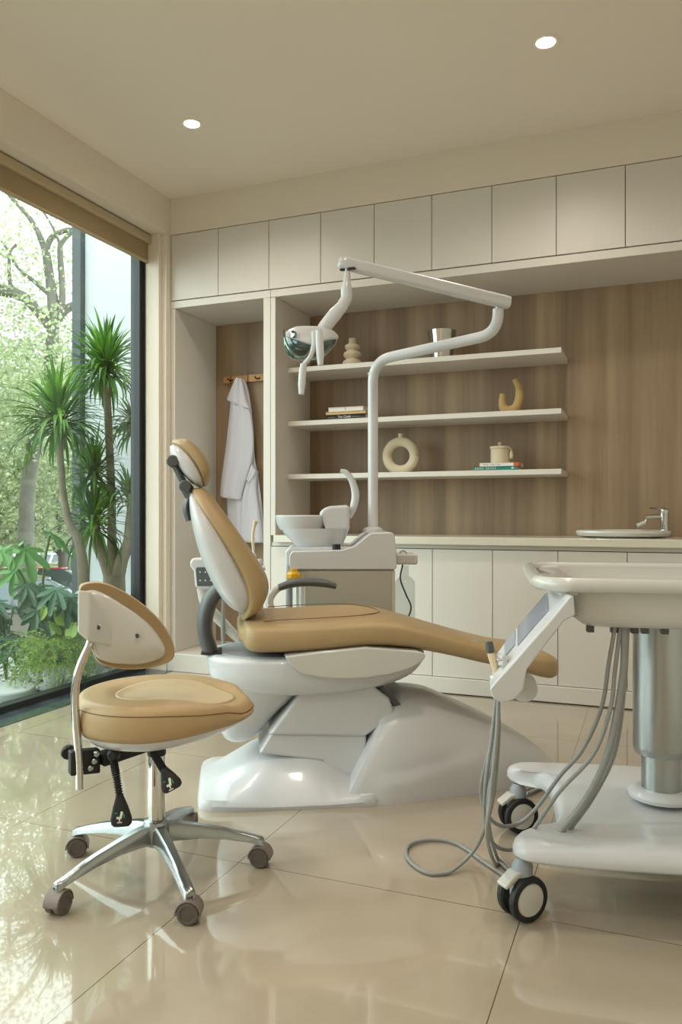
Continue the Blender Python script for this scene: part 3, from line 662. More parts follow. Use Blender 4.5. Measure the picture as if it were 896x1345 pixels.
mk('suction_hose', *tubegeo([U3(295, 772, -.08), U3(293, 810, -.05), U3(295, 850, -.02), U3(310, 890, .02), U3(390, 900, .1)], .009, 10), 'hose', unit)
mk('suction_hose', *tubegeo([U3(318, 776, -.08), U3(316, 815, -.05), U3(318, 850, -.02), U3(330, 895, .02), U3(395, 905, .1)], .009, 10), 'hose', unit)
mk('holder_bar', *tubegeo([U3(296, 766, -.08), U3(330, 752, -.08), U3(348, 745, -.08)], .012, 12), 'white', unit)
lathe('saliva_ejector', [(.001, -.02), (.011, -.02), (.012, .02), (.008, .026), (.005, .03), (.005, .09), (.001, .09)], 'white', unit, loc=U3(333, 735, -.08), n=16)
mk('ejector_tip', *tubegeo([U3(333, 722, -.08), U3(332, 705, -.08), U3(334, 692, -.08), U3(336, 684, -.08)], [.006, .006, .006, .011], 12), 'tooth', unit)
lathe('air_syringe', [(.001, -.03), (.012, -.03), (.012, .0), (.015, .012), (.01, .024), (.001, .026)], 'white', unit, loc=U3(341, 742, -.08), n=16)

# ================================================================== DENTAL LIGHT on its crane arm
dl = empty('dental_light', unit.matrix_basis @ Vector((0, 0, 0)))
pb = W(490, 698, 3.50); dl.location = (pb.x, pb.y, pb.z); 
tag(dl, 'white dental light on a long bent crane pole above the chair', 'dental light')
DI = Matrix.Translation(-dl.location)
def DP(px, py, D): return DI @ W(px, py, D)
lathe('pole_collar', [(.001, -.006), (.044, -.006), (.046, .0), (.044, .012), (.03, .02), (.001, .02)], 'white', dl, n=32)
def arc_path(P, r, n=8):      # polyline with rounded corners
    P = [Vector(p) for p in P]; out = [P[0]]
    for i in range(1, len(P)-1):
        a = (P[i-1]-P[i]).normalized(); b = (P[i+1]-P[i]).normalized(); rr = r[i-1]
        s = P[i]+a*rr; e = P[i]+b*rr
        for k in range(n+1):
            t = k/n; out.append(s*(1-t)**2+P[i]*2*t*(1-t)+e*t*t)
    out.append(P[-1]); return out
elb = 3.14
path = arc_path([DP(490, 697, 3.50), DP(490, 474, 3.50), DP(654.5, 438, elb), DP(654.5, 406, elb)], [.1, .085], 10)
mk('crane_pole', *tubegeo(path, .0228, 20, sm=0), 'white', dl, ang=60)
mk('pole_band', *latgeo([(.0232, -.003), (.0238, 0), (.0232, .003)], 24, DP(490, 491, 3.5)), 'offw', dl)
mk('elbow_pin', *latgeo([(.012, -.02), (.012, .02)], 20, DP(655, 404, elb)), 'chrome', dl)
A = DP(668, 398, elb-.01); B = DP(445, 344, 2.93)
dirv = (B-A).normalized(); upv = (Vector((0, 0, 1))-dirv*dirv.z).normalized(); sd = dirv.cross(upv)
A2 = A
rings = []
for t_, hgt, wd in [(-.006, .6, .7), (0, .92, 1), (.03, 1, 1), (.5, .95, 1), (.96, .92, .95), (.99, .85, .85), (1.0, .55, .6)]:
    c = A.lerp(B, t_); r = []
    for k in range(24):
        a = 2*PI*k/24; ca, sa = se(math.cos(a), math.sin(a), 3.5, 24); r.append(c+upv*ca*.025*hgt+sd*sa*.024*wd)
    rings.append(r)
loft('spring_arm', rings, 'white', dl)
mk('arm_slot', *boxgeo(-.03, .03, -.008, .008, -.003, .003), 'rubber', dl).location = DP(457, 353.5, 2.93)
DL = 2.93
mk('head_pin', *tubegeo([DP(456, 350, DL), DP(456, 366, DL)], .008, 12, sm=0), 'chrome', dl)
mk('drop_arm', *tubegeo([DP(456, 357, DL), DP(455.5, 370, DL), DP(455, 380, DL), DP(455, 392, DL), DP(449, 402, DL)], [.011, .015, .021, .022, .021], 20), 'white', dl, ang=60)
mk('yoke_arm', *tubegeo([DP(452, 400, DL), DP(440, 413, DL), DP(428, 428, DL), DP(420, 440, DL), DP(418, 447, DL-.04)], [.021, .026, .026, .022, .015], 20), 'white', dl, ang=60)
# lamp head: upper shell and lower transparent/dark reflector bowl
lh = empty('lamp_head', (0, 0, 0)); lh.parent = dl
cxl = DP(409, 441, DL); rx = .102; ry_ = .085
def dome(z0, levels, mtl, nm, fn=None):
    v, f = latgeo(levels, 48, (0, 0, 0), sx=1, sy=ry_/rx)
    if fn: v = [fn(p) for p in v]
    o = mk(nm, v, f, mtl, lh, ang=50); o.location = cxl; o.rotation_euler = (math.radians(8), math.radians(2), math.radians(21.7)); return o
dome(0, [(.001, .036), (.03, .036), (.06, .032), (.085, .02), (.1, .006), (.103, -.004), (.098, -.01), (.06, -.006), (.001, -.004)], 'white', 'lamp_cover', lambda p: Vector((p.x, p.y, p.z-.36*max(0, -p.y)*max(0, 1-abs(p.x)/.11))))
lens = dome(0, [(.098, -.008), (.1, -.02), (.092, -.045), (.075, -.07), (.05, -.088), (.02, -.095), (.001, -.096)], 'lens', 'lamp_lens', lambda p: Vector((p.x+.28*(p.z+.008), p.y*.97, p.z-.36*max(0, -p.y)*max(0, 1-abs(p.x)/.11)*max(0, 1+p.z/.06))))
mk('reflector_rim', *tubegeo([DP(373.5, 434, DL-.05), DP(375, 448, DL-.07), DP(382, 461, DL-.08), (DP(392, 469, DL-.085)), DP(402, 467, DL-.085), DP(410, 455, DL-.08)], .0045, 10), 'mirror', lh)
mk('reflector_cone', *latgeo([(.004, -.012), (.013, -.006), (.013, .004), (.004, .006)], 16, DP(385, 439, DL-.075), (-.4, -.9, .1)), 'mirror', lh)
mk('handle', *tubegeo([DP(413, 436, DL-.1), DP(412, 455, DL-.11), DP(408, 468, DL-.11), DP(401, 477, DL-.1), DP(398, 484, DL-.1)], [.01, .009, .009, .009, .01], 12), 'white', dl)
mk('handle_grip', *tubegeo([DP(399, 478, DL-.1), DP(397.5, 490, DL-.1), DP(396.5, 505, DL-.1), DP(396, 518, DL-.1)], [.012, .0135, .0135, .010], 16), 'white', dl, ang=60)
mk('handle_grip', *tubegeo([DP(419, 434, DL-.12), DP(419.5, 445, DL-.12), DP(420.5, 465, DL-.12), DP(421, 480, DL-.12)], [.012, .0145, .0145, .010], 16), 'white', dl, ang=60)

# ================================================================== STOOL
stool = empty('dental_stool', V(-.512, 2.164, 0), math.radians(21.7))
tag(stool, 'tan leather swivel stool with curved backrest on five castors', 'stool')
SI = inv(stool)
def SP(px, py, D): return SI @ W(px, py, D)
lathe('base_hub', [(.001, .085), (.03, .085), (.037, .095), (.04, .13), (.034, .152), (.026, .156), (.001, .156)], 'alu', stool, n=32)
R5 = .285
for k in range(5):
    a = math.radians(155+72*k); d = Vector((math.cos(a), math.sin(a), 0)); s = Vector((-d.y, d.x, 0))
    rings = []
    for r, zt, hh, w in [(.02, .145, .05, .022), (.06, .142, .045, .02), (.12, .13, .034, .0165), (.19, .113, .026, .015), (.25, .094, .02, .0155), (.278, .084, .018, .0155), (.294, .08, .022, .015), (.298, .076, .02, .012)]:
        c = d*r+Vector((0, 0, zt)); 
        rings.append([c+s*w*x+Vector((0, 0, hh*y)) for x, y in [(-.55, 0), (.55, 0), (.9, -.25), (1, -1), (.5, -1), (.45, -.5), (-.45, -.5), (-.5, -1), (-1, -1), (-.9, -.25)]])
    loft('base_arm', rings, 'alu', stool, ang=40)
    # castor
    cpos = d*(R5+.003)
    cs = empty('castor', cpos, a+math.radians([40, 25, 60, -20, 10][k])); cs.parent = stool
    mk('castor_stem', *latgeo([(.009, .04), (.009, .075)], 14), 'alu', cs)
    for sgn in (-1, 1):
        mk('castor_wheel', *latgeo([(.001, .003), (.018, .003), (.026, .003), (.028, .006), (.028, .02), (.025, .024), (.019, .024), (.018, .022), (.001, .0225)], 28, (0, 0, .028), (0, sgn, 0)), 'casterd', cs)
    g2 = G()
    R = 14
    v = []; f = []
    for i in range(R+1):
        t = -.1+(PI+.2)*i/R
        for (rr, y) in [(.0285, -.022), (.031, -.020), (.031, .02), (.0285, .022)]: v.append((rr*math.cos(t), y, .028+rr*math.sin(t)))
    for i in range(R):
        for q in range(3): f.append((i*4+q, i*4+q+1, (i+1)*4+q+1, (i+1)*4+q))
    o = mk('castor_hood', v, f, 'caster', cs); so = o.modifiers.new('s', 'SOLIDIFY'); so.thickness = .002; so.offset = 1
lathe('gas_column', [(.023, .15), (.024, .16), (.0235, .335), (.022, .34)], 'chrome', stool, n=28)
lathe('column_neck', [(.025, .332), (.026, .336), (.025, .352), (.018, .355), (.015, .40)], 'rubber', stool, n=24)
# seat cushion: rounded triangle pointing right, trough in the middle
def seat_outline(k, N, sc=1.0, off=0):
    a = 2*PI*k/N
    r = .228*(1+.035*math.cos(a)+.05*math.cos(3*a)*.55+.02*math.cos(2*a))
    return Vector((r*math.cos(a)*1.04*sc, r*math.sin(a)*1.0*sc, 0))
N = 56; scx = .012
def sstep(a, b, x): x = min(1, max(0, (x-a)/(b-a))); return x*x*(3-2*x)
def seat_top(x, y, s):     # horseshoe rim round the back, shallow saddle running out to +x
    xx = min(max(x, -.02), .2); rho = math.hypot(x-xx, y)
    dep = .016*(1-sstep(.075, .135, rho))
    return .514-dep-.012*sstep(.03, .23, x)-.008*sstep(.9, 1.0, s)
rings = []
for s_, z_, q_r in [(.90, .418, .022), (.965, .425, .018), (1.0, .440, .010), (1.006, .460, .002)]: rings.append([Vector((p.x+scx, p.y, z_+q_r*sstep(.0, .23, p.x))) for p in [seat_outline(k, N, s_) for k in range(N)]])
for s_ in [.998, .975, .94, .9, .86]+[.82-.04*q for q in range(20)]:
    rings.append([Vector((p.x+scx, p.y, seat_top(p.x, p.y, s_)-(.02 if s_ == .998 else .007 if s_ == .975 else 0))) for p in [seat_outline(k, N, s_) for k in range(N)]])
cush = loft('seat_cushion', rings, 'tan', stool, ang=180)
# lighter inset panel lying in the trough
iv_ = []; nI = 48
def inset_pt(a, s_):
    x = math.cos(a); y = math.sin(a)
    px_ = (x*.12 if x < 0 else x*.205)*s_; py_ = y*.128*s_
    return Vector((px_+scx, py_, seat_top(px_, py_, 0)+.0028))
ri = [[inset_pt(2*PI*k/nI, 1.0)-Vector((0, 0, .006)) for k in range(nI)]]+[[inset_pt(2*PI*k/nI, s_) for k in range(nI)] for s_ in [1-.04*q for q in range(24)]+[.01]]
loft('seat_inset', ri, 'tanl', stool, ang=180, caps=False)
sq = [Vector((p.x+scx, p.y, seat_top(p.x, p.y, .985)-.0135)) for p in [seat_outline(k % N, N, .988) for k in range(N+1)]]
mk('seat_seam', *tubegeo(sq, .0016, 6, sm=0, caps=False), 'seam', cush)
r0 = rings[4]; loft('seat_shell', [[Vector((p.x*f_, p.y*f_, z_+.024*sstep(.0, .23, p.x*f_))) for p in rings[1]] for f_, z_ in [(1.0, .424), (.96, .412), (.86, .396), (.66, .384), (.3, .38)]], 'white', stool, ang=60)
# mechanism bracket
bx0 = SP(96, 1000, 2.02); bx1 = SP(180, 992, 2.10)
g = G()
def obox(a, b, hw, hz):
    a = Vector(a); b = Vector(b); d = (b-a); d.z = 0; d.normalize(); s = Vector((-d.y, d.x, 0)); v = []
    for p in (a, b):
        for x, y in [(-1, -1), (1, -1), (1, 1), (-1, 1)]: v.append(p+s*hw*x+Vector((0, 0, hz*y)))
    return v, [(3, 2, 1, 0), (4, 5, 6, 7), (0, 1, 5, 4), (1, 2, 6, 5), (2, 3, 7, 6), (3, 0, 4, 7)]
P0 = SP(91, 1002, 2.0); P1 = SP(130, 998, 2.04); P2 = Vector((0, 0, .378))
g.add(*obox(P0, P1, .016, .031)); g.add(*obox(P1, Vector((0, 0, P1.z+.015)), .03, .013))
brk = g.out('mechanism_bracket', 'rubber', stool, bevel=.004)
bd = (P1-P0); bd.z = 0; bd.normalize(); sdv = Vector((bd.y, -bd.x, 0))
for (px, py) in [(119, 1009), (124, 1000), (127, 990.5)]:
    c = SP(px, py, 2.005); mk('bolt', *latgeo([(.001, -.006), (.0075, -.006), (.0075, .002), (.005, .004), (.001, .004)], 18, c, sdv), 'alu', brk)
kn = SP(90, 990, 2.06)
mk('clamp_knob', *latgeo([(.001, 0), (.017, 0), (.02, .006), (.017, .02), (.008, .024), (.001, .024)], 12, kn, (-.3, .8, .15)), 'rubber', brk, ang=25)
rod = [SP(105, 1036, 2.0), SP(104, 1000, 2.0), SP(100, 950, 2.0), SP(98.5, 915, 2.0), SP(101, 890, 2.0), SP(108, 868, 2.0), SP(117, 848, 2.0), SP(121, 835, 2.01)]
mk('backrest_rod', *tubegeo(rod, .0105, 16, ry=.0105), 'chrome', stool, ang=60)
# backrest
DB = 2.0
def bp(px, py, depth): return SP(px, py, DB+(px-103)/127*.12+depth)
outl = [(103, 779), (104, 770), (110, 765.5), (124, 763.5), (140, 766), (158, 774), (178, 786), (197, 801), (213, 818), (224, 836), (229.5, 852), (228, 864), (219, 871), (203, 876), (182, 879), (162, 879), (143, 876), (128, 869), (122, 858), (116, 840), (108, 815)]
cen = Vector((sum(p[0] for p in outl)/len(outl)+4, sum(p[1] for p in outl)/len(outl)+4))
def oring(s, depth, dx=0, dy=0, keep=None):
    return [bp(cen.x+(p[0]-cen.x)*s+dx, cen.y+(p[1]-cen.y)*s+dy, depth) for p in ol2]
oc = cr_path([(p[0], p[1], 0) for p in outl]+[(outl[0][0], outl[0][1], 0)], 3)[:-1]; ol2 = [(p.x, p.y) for p in oc]
pad = loft('backrest_pad', [oring(.9, .004), oring(.965, .0), oring(.995, .008), oring(1.0, .022), oring(.985, .045), oring(.93, .066), oring(.8, .08), oring(.5, .088), oring(.2, .09)], 'tan', stool, ang=70)
# white back plate
wp = [(103, 787), (104, 778), (112, 776), (124, 775), (140, 781), (158, 792), (178, 805), (196, 820), (209, 836), (216.5, 850), (216, 860), (208, 866), (196, 870), (182, 872.5), (165, 872.5), (146, 871), (130, 865.5), (124, 858), (122, 846), (116, 838), (108, 815)]
wc = [(p.x, p.y) for p in cr_path([(p[0], p[1], 0) for p in wp]+[(wp[0][0], wp[0][1], 0)], 3)[:-1]]
wcen = Vector((sum(p[0] for p in wc)/len(wc)+5, sum(p[1] for p in wc)/len(wc)+3))
def wring(s, depth): return [bp(wcen.x+(p[0]-wcen.x)*s, wcen.y+(p[1]-wcen.y)*s, depth) for p in wc]
plate = loft('back_plate', [wring(1.0, .01), wring(1.0, -.004), wring(.97, -.013), wring(.9, -.02), wring(.6, -.027), wring(.2, -.029)], 'offw', stool, ang=55)
# raised housing block that takes the rod
hv = [bp(*q) for q in [(102.5, 775, -.05), (118.7, 777, -.062), (115.6, 842, -.062), (102, 830, -.05), (155, 838, -.02), (153, 851, -.02),
      (102.5, 775, .006), (118.7, 777, .006), (115.6, 842, .006), (102, 830, .006), (155, 838, .006), (153, 851, .006)]]
mk('rod_housing', hv, [(0, 1, 2, 3), (1, 4, 5, 2), (0, 6, 7, 1), (1, 7, 10, 4), (4, 10, 11, 5), (5, 11, 8, 2), (2, 8, 9, 3), (3, 9, 6, 0), (6, 9, 8, 7), (7, 8, 11, 10)], 'offw', stool, ang=20, bevel=.004, segs=3)
for (px, py) in [(130, 824), (181, 835)]:
    mk('screw_hole', *latgeo([(.0062, -.001), (.0062, .0035), (.0085, .0035), (.0088, -.001)], 20, bp(px, py, -.051 if px < 150 else -.03), (-.15, -1, 0), caps=False), 'offw', plate)
    mk('hole_disc', *latgeo([(.0001, .0), (.0062, .0), (.0062, .002), (.0001, .002)], 16, bp(px, py, -.051 if px < 150 else -.03), (-.15, -1, 0)), 'dgrey', plate)  # dark disc painted for the shaded inside of the hole
# levers with ribbed gaiters
def lever(path, tip, w0):
    g = G()
    P = cr_path(path, 10)
    Rr = [.0105 if i % 4 < 2 else .0072 for i in range(len(P)*3)]
    Pd = []
    for i in range(len(P)-1):
        for k in range(3): Pd.append(P[i].lerp(P[i+1], k/3))
    lv_ = mk('lever_gaiter', *tubegeo(Pd, [Rr[i] for i in range(len(Pd))], 12, sm=0), 'rubber', stool, ang=60)
    a, b, n_ = tip
    d = (b-a).normalized(); s = d.cross(n_).normalized()
    L = (b-a).length; rings = []
    for t_, w, h in [(0, .008, .008), (.12, .011, .009), (.4, .019, .009), (.75, .027, .009), (.92, .026, .009), (1.0, .02, .006)]:
        c = a+d*L*t_; rings.append([c+s*w*math.copysign(abs(math.cos(q))**.6, math.cos(q))+n_*h*math.copysign(abs(math.sin(q))**.6, math.sin(q)) for q in [2*PI*k/20 for k in range(20)]])
    pd_ = loft('lever_paddle', rings, 'rubber', stool)
    # seat pictogram
    c = a+d*L*.66+n_*.0098
    g = G()
    def bar(u0, v0, u1, v1, w=.002):
        p = c+s*u0-d*v0; q = c+s*u1-d*v1; dd = (q-p).normalized(); nn = dd.cross(n_)*w
        g.add([p+nn, q+nn, q-nn, p-nn, p+nn-n_*.001, q+nn-n_*.001, q-nn-n_*.001, p-nn-n_*.001], [(0, 1, 2, 3), (7, 6, 5, 4), (0, 4, 5, 1), (1, 5, 6, 2), (2, 6, 7, 3), (3, 7, 4, 0)])
    bar(-.006, .012, -.001, -.004, .003); bar(-.003, -.004, .009, -.003, .0028); bar(.002, -.004, .002, -.012, .0016); bar(-.004, -.015, .008, -.015, .0012)
    g.out('seat_symbol', 'print_', pd_, ang=20)
    g = G(); bar(-.010, .006, -.010, -.004, .0014); bar(.007, .009, .012, .009, .0014); g.out('arrow_symbol', 'green', pd_, ang=20)
nf_ = SI.to_3x3() @ (-fw)
lever([SP(149, 990, 2.02), SP(150, 1003, 2.0), SP(153, 1020, 1.98), SP(157, 1045, 1.97)], (SP(157, 1043, 1.97), SP(160, 1085, 1.97), nf_), .02)
lever([SP(202, 990, 2.06), SP(207, 998, 2.02), SP(213, 1008, 1.99), SP(217, 1014, 1.98)], (SP(215, 1009, 1.98), SP(228, 1037, 1.97), nf_), .02)
mk('lever_boot', *latgeo([(.012, -.012), (.016, -.008), (.015, .008), (.009, .014)], 18, SP(149, 991, 2.0), nf_), 'rubber', stool)

# ================================================================== CART
cy_ = math.atan2(-.185, .983)
cart = empty('dental_cart', V(.88, 2.14, 0), math.radians(21.7)+cy_)
tag(cart, 'white mobile dental instrument cart with aluminium column at the right', 'dental cart')
KI = inv(cart)
def KP(px, py, D): return KI @ W(px, py, D)
# base plan outline (local) with two rounded legs each side
half = [(-.285, -.06), (-.29, -.13), (-.305, -.185), (-.335, -.222), (-.38, -.242), (-.402, -.262), (-.408, -.288), (-.397, -.315), (-.36, -.334), (-.26, -.342), (-.1, -.338), (.0, -.335), (.12, -.34), (.3, -.345), (.38, -.332), (.41, -.31), (.425, -.275), (.41, -.235), (.37, -.21), (.33, -.18), (.30, -.1)]
half = [(x, y+.0) for x, y in half]
full = half+[(x, -y) for x, y in reversed(half)]
full = [(p.x, p.y) for p in cr_path([(a, b, 0) for a, b in full]+[(full[0][0], full[0][1], 0)], 3)[:-1]]
def kring(s, z_, rise):
    r = []
    for x, y in full:
        nx = x*s if abs(x) < .3 else math.copysign(.3*s+(abs(x)-.3)-(1-s)*.12, x)
        d = math.hypot(x, y*1.2); r.append(Vector((nx, y-math.copysign((1-s)*.32, y) if abs(y) > .05 else y*s, z_+rise*max(0, 1-d/.5))))
    return r
loft('cart_base', [kring(.95, .154, 0), kring(.985, .156, 0), kring(1.0, .163, 0), kring(1.0, .177, .010), kring(.987, .19, .022), kring(.955, .199, .03), kring(.90, .202, .035)], 'white', cart, ang=60)
def cart_castor(x, y, rz):
    cs = empty('castor', (x, y, 0), rz); cs.parent = cart
    mk('castor_stem', *latgeo([(.022, .100), (.026, .104), (.026, .132), (.015, .15)], 20), 'grey', cs)
    hz = .056
    g = G(); g.add(*prismgeo([(-.03, .035), (-.035, .09), (-.015, .115), (.025, .115), (.03, .09), (.02, .05), (.0, .03)], -.011, .011)); g.out('castor_fork', 'offw', cs, bevel=.004)
    mk('brake_pedal', *prismgeo([(-.066, .098), (-.03, .122), (.012, .122), (.012, .112), (-.026, .108), (-.062, .088)], -.018, .018), 'offw', cs, bevel=.003)
    for s in (-1, 1):
        w = mk('castor_wheel', *latgeo([(.034, .012), (.05, .012), (.055, .016), (.056, .023), (.054, .031), (.049, .034), (.042, .034), (.04, .030)], 40, (0, 0, hz), (0, s, 0)), 'rubber', cs)
        mk('wheel_cover', *latgeo([(.001, .013), (.04, .013), (.041, .03), (.038, .034), (.02, .036), (.001, .0365)], 32, (0, 0, hz), (0, s, 0)), 'offw', w)
cart_castor(-.385, -.285, math.radians(38)); cart_castor(-.375, .255, math.radians(25)); cart_castor(.375, -.285, math.radians(10)); cart_castor(.375, .27, math.radians(-30))
lathe('column_collar', [(.085, .225), (.088, .235), (.078, .245), (.066, .25), (.06, .25)], 'white', cart, n=40)
lathe('lower_column', [(.0525, .22), (.0525, .37)], 'brush', cart, n=40)
lathe('upper_column', [(.07, .345), (.074, .36), (.0745, .365), (.0745, .75)], 'brush', cart, n=48)
box('under_base_box', (-.12, .2), (-.12, .12), (.09, .148), 'grey', cart, .01)
# tray
TR = [(-.29, -.30), (-.30, -.27), (-.30, .25), (-.28, .28), (.38, .28), (.40, .25), (.40, -.27), (.38, -.30)]
def rrect(x0, x1, y0, y1, r, n=6):
    out = []
    for cx, cy, a0 in [(x1-r, y1-r, 0), (x0+r, y1-r, 90), (x0+r, y0+r, 180), (x1-r, y0+r, 270)]:
        for k in range(n+1): a = math.radians(a0+90*k/n); out.append((cx+r*math.cos(a), cy+r*math.sin(a)))
    return out
rg = lambda x0, x1, y0, y1, r, z_: [Vector((x, y, z_)) for x, y in rrect(x0, x1, y0, y1, r)]
loft('tray_body', [rg(-.2, .34, -.24, .22, .04, .718), rg(-.235, .37, -.275, .255, .05, .724), rg(-.262, .392, -.295, .272, .05, .745), rg(-.272, .40, -.30, .278, .05, .80), rg(-.276, .404, -.304, .282, .05, .825), rg(-.262, .39, -.29, .268, .05, .832), rg(-.25, .378, -.276, .255, .05, .80), rg(-.23, .36, -.26, .24, .05, .79)], 'offw', cart, ang=45)
# handle rail around the tray with loop to the left
hp_ = rrect(-.345, .43, -.325, .305, .085, 8)
hp3 = [Vector((x, y, .829)) for x, y in hp_]; hp3.append(hp3[0])
mk('tray_rail', *tubegeo(hp3, .018, 20, sm=0, caps=False, ry=.018), 'offw', cart, ang=70)
g = G(); g.add(*prismgeo([(-.30, -.315), (-.262, -.315), (-.25, -.30), (-.25, .28), (-.262, .295), (-.30, .295), (-.315, .2), (-.29, 0), (-.315, -.22)], .80, .838, 'z'))
g.out('rail_bracket', 'offw', cart, bevel=.012, segs=4)
for px in (777, 808, 821, 834, 847, 872): 
    p = KP(px, 822, 1.93); box('hose_socket', (p.x-.009, p.x+.009), (-.24, -.215), (.704, .722), 'dgrey', cart, .002)
# control panel arm, sloping down to the left
def panel_pts(L, D): return [KP(x, y, D) for x, y in L]
near = [(754, 783), (756, 808), (742, 815), (716, 848), (692, 880), (688, 906), (676, 919), (660, 924), (648, 918), (643, 906), (650, 897), (664, 882), (692, 850), (722, 816), (749, 783)]
nearD = 1.83; farD = 2.02
far = [(737, 771), (740, 800), (728, 812), (708, 840), (690, 868), (686, 890), (674, 900), (662, 902), (652, 896), (646, 880), (652, 859), (664, 843), (692, 808), (719, 776), (732, 769)]
loft('control_arm', [[KP(x, y, nearD) for x, y in near], [KP(x, y, farD) for x, y in far]], 'white', cart, ang=30, bevel=.004, segs=3)
# sloping top surface between near edge and far edge
TN = [Vector(KP(x, y, nearD)) for x, y in near[11:14]]; TF = [Vector(KP(x, y, farD)) for x, y in far[11:14]]
def top_at(u, v):   # u: 0 bottom-left .. 1 top-right ; v: 0 near .. 1 far
    k = 0 if u < .5 else 1; w_ = u*2-k
    return TN[k].lerp(TN[k+1], w_).lerp(TF[k].lerp(TF[k+1], w_), v)
nrm = (TN[2]-TN[0]).cross(TF[0]-TN[0]).normalized()
if nrm.z < 0: nrm = -nrm
def toppanel(name, u0, u1, v0, v1, m, th=.003):
    n = 8; a = [top_at(u0+(u1-u0)*i/n, v0+(v1-v0)*j/n) for i in range(n+1) for j in range(n+1)]
    tv = [p+nrm*th for p in a]+[p-nrm*.006 for p in a]; f = []; o = (n+1)*(n+1)
    for i in range(n):
        for j in range(n):
            q = (i*(n+1)+j, (i+1)*(n+1)+j, (i+1)*(n+1)+j+1, i*(n+1)+j+1); f.append(q); f.append(tuple(k+o for k in q[::-1]))
    bd = [j for j in range(n+1)]+[i*(n+1)+n for i in range(1, n+1)]+[n*(n+1)+j for j in range(n-1, -1, -1)]+[i*(n+1) for i in range(n-1, 0, -1)]
    for k in range(len(bd)): a_, b_ = bd[k], bd[(k+1) % len(bd)]; f.append((a_, b_, b_+o, a_+o))
    return mk(name, tv, f, m, cart, ang=40)
toppanel('display_screen', .30, 1.0, .32, .93, 'screen')
toppanel('button_panel', -.0, .24, .45, .93, 'grey')
for k in range(4):
    p = KP(662-k*1.5, 866+k*7, 1.87+.0*k); mk('holder_rib', *tubegeo([KP(656+k*.5, 862+k*9, 1.90), KP(664, 864+k*8, 1.86)], .008, 10), 'white', cart)
lathe('holder_cup', [(.013, -.03), (.021, -.02), (.022, .005), (.018, .01), (.014, .01)], 'white', cart, loc=KP(655, 892, 1.90), n=20)
mk('panel_pivot', *latgeo([(.001, -.02), (.03, -.02), (.034, -.014), (.034, .03), (.001, .03)], 28, KP(688, 903, 1.98), (0, 1, 0)), 'offw', cart)
# handpiece standing in the holder
hpz = W(656, 895, 1.90)
t = empty('scaler_handpiece', hpz); tag(t, 'beige dental scaler handpiece with grey collar and metal tip in the cart holder', 'handpiece')
hl = lambda px, py: W(px, py, 1.90)-Vector(hpz)
mk('handpiece_body', *tubegeo([hl(656, 897), hl(652, 882), hl(648, 868), hl(644.5, 856)], [.006, .0085, .0095, .0095], 16), 'tooth', t)
mk('handpiece_collar', *tubegeo([hl(644.7, 857), hl(643.5, 850), hl(642.5, 843)], [.0105, .0105, .009], 16), 'dgrey', t)
mk('handpiece_tip', *tubegeo([hl(643, 845), hl(636, 842.5), hl(628, 840), hl(623, 841), hl(620, 842.5)], [.002, .0018, .0016, .0012, .0008], 8), 'chrome', t)
# hoses
def hose(pts, r=.0052, name='hose'):
    P = [Vector((p.x, p.y, max(p.z, r+.001))) for p in cr_path([KP(*p) for p in pts], 8)]
    return mk(name, *tubegeo(P, r, 10, sm=0), 'hose', cart, ang=60)
fl = lambda px, py, z_=.007: (px, py, (1-z_)*1024/(py-675))
hose([(654, 918, 1.90), (655, 960, 1.90), (652, 1010, 1.90), (647, 1050, 1.97), (638, 1085, 2.09), (622, 1118, 2.20), fl(590, 1146), fl(560, 1146), fl(536, 1128), fl(538, 1110), fl(565, 1103), fl(600, 1108), fl(640, 1135), fl(672, 1156)])
hose([(653, 918, 1.91), (650, 960, 1.92), (638, 1005, 1.95), (632, 1040, 1.98), (640, 1070, 2.0), (660, 1085, 2.05), (684, 1080, 2.08), (706, 1060, 2.05), (735, 1020, 1.98), (765, 985, 1.95), (790, 930, 1.92), (800, 870, 1.92), (808, 824, 1.92)])
hose([(652, 918, 1.89), (646, 970, 1.88), (638, 1030, 1.88), (638, 1080, 1.92), (650, 1110, 1.98), (675, 1115, 2.02), (700, 1090, 1.98), (735, 1040, 1.92), (780, 990, 1.90), (802, 930, 1.90), (808, 880, 1.91), (815, 824, 1.92)])
hose([(655, 918, 1.88), (652, 975, 1.86), (645, 1040, 1.86), (640, 1100, 1.88), fl(652, 1136), fl(672, 1145), fl(694, 1142)])
hose([(655, 918, 1.9), (649, 990, 1.89), (641, 1070, 1.9), fl(655, 1130), fl(680, 1152), fl(690, 1148)], .0048)
hose([(820, 824, 1.92), (819, 880, 1.91), (808, 950, 1.9), (795, 1000, 1.9), (770, 1050, 1.93), (735, 1094, 1.96)], .0085)
hose([(824, 824, 1.93), (820, 900, 1.93), (808, 985, 1.93), (780, 1045, 1.95), (748, 1090, 1.97)], .0062)
# corrugated cable running away on the floor behind the cart
P = cr_path([W(*fl(690, 1042, .012)), W(*fl(740, 1022, .012)), W(*fl(800, 1016, .012)), W(*fl(850, 1022, .012)), W(*fl(960, 1040, .012))], 40)
t = mk('corrugated_conduit', *tubegeo(P, [.0085+.002*(i % 2) for i in range(len(P))], 10, sm=0), 'brush', ang=20)
tag(t, 'thin ribbed metal conduit lying on the floor behind the cart', 'conduit')
t.location = (0, 0, 0)
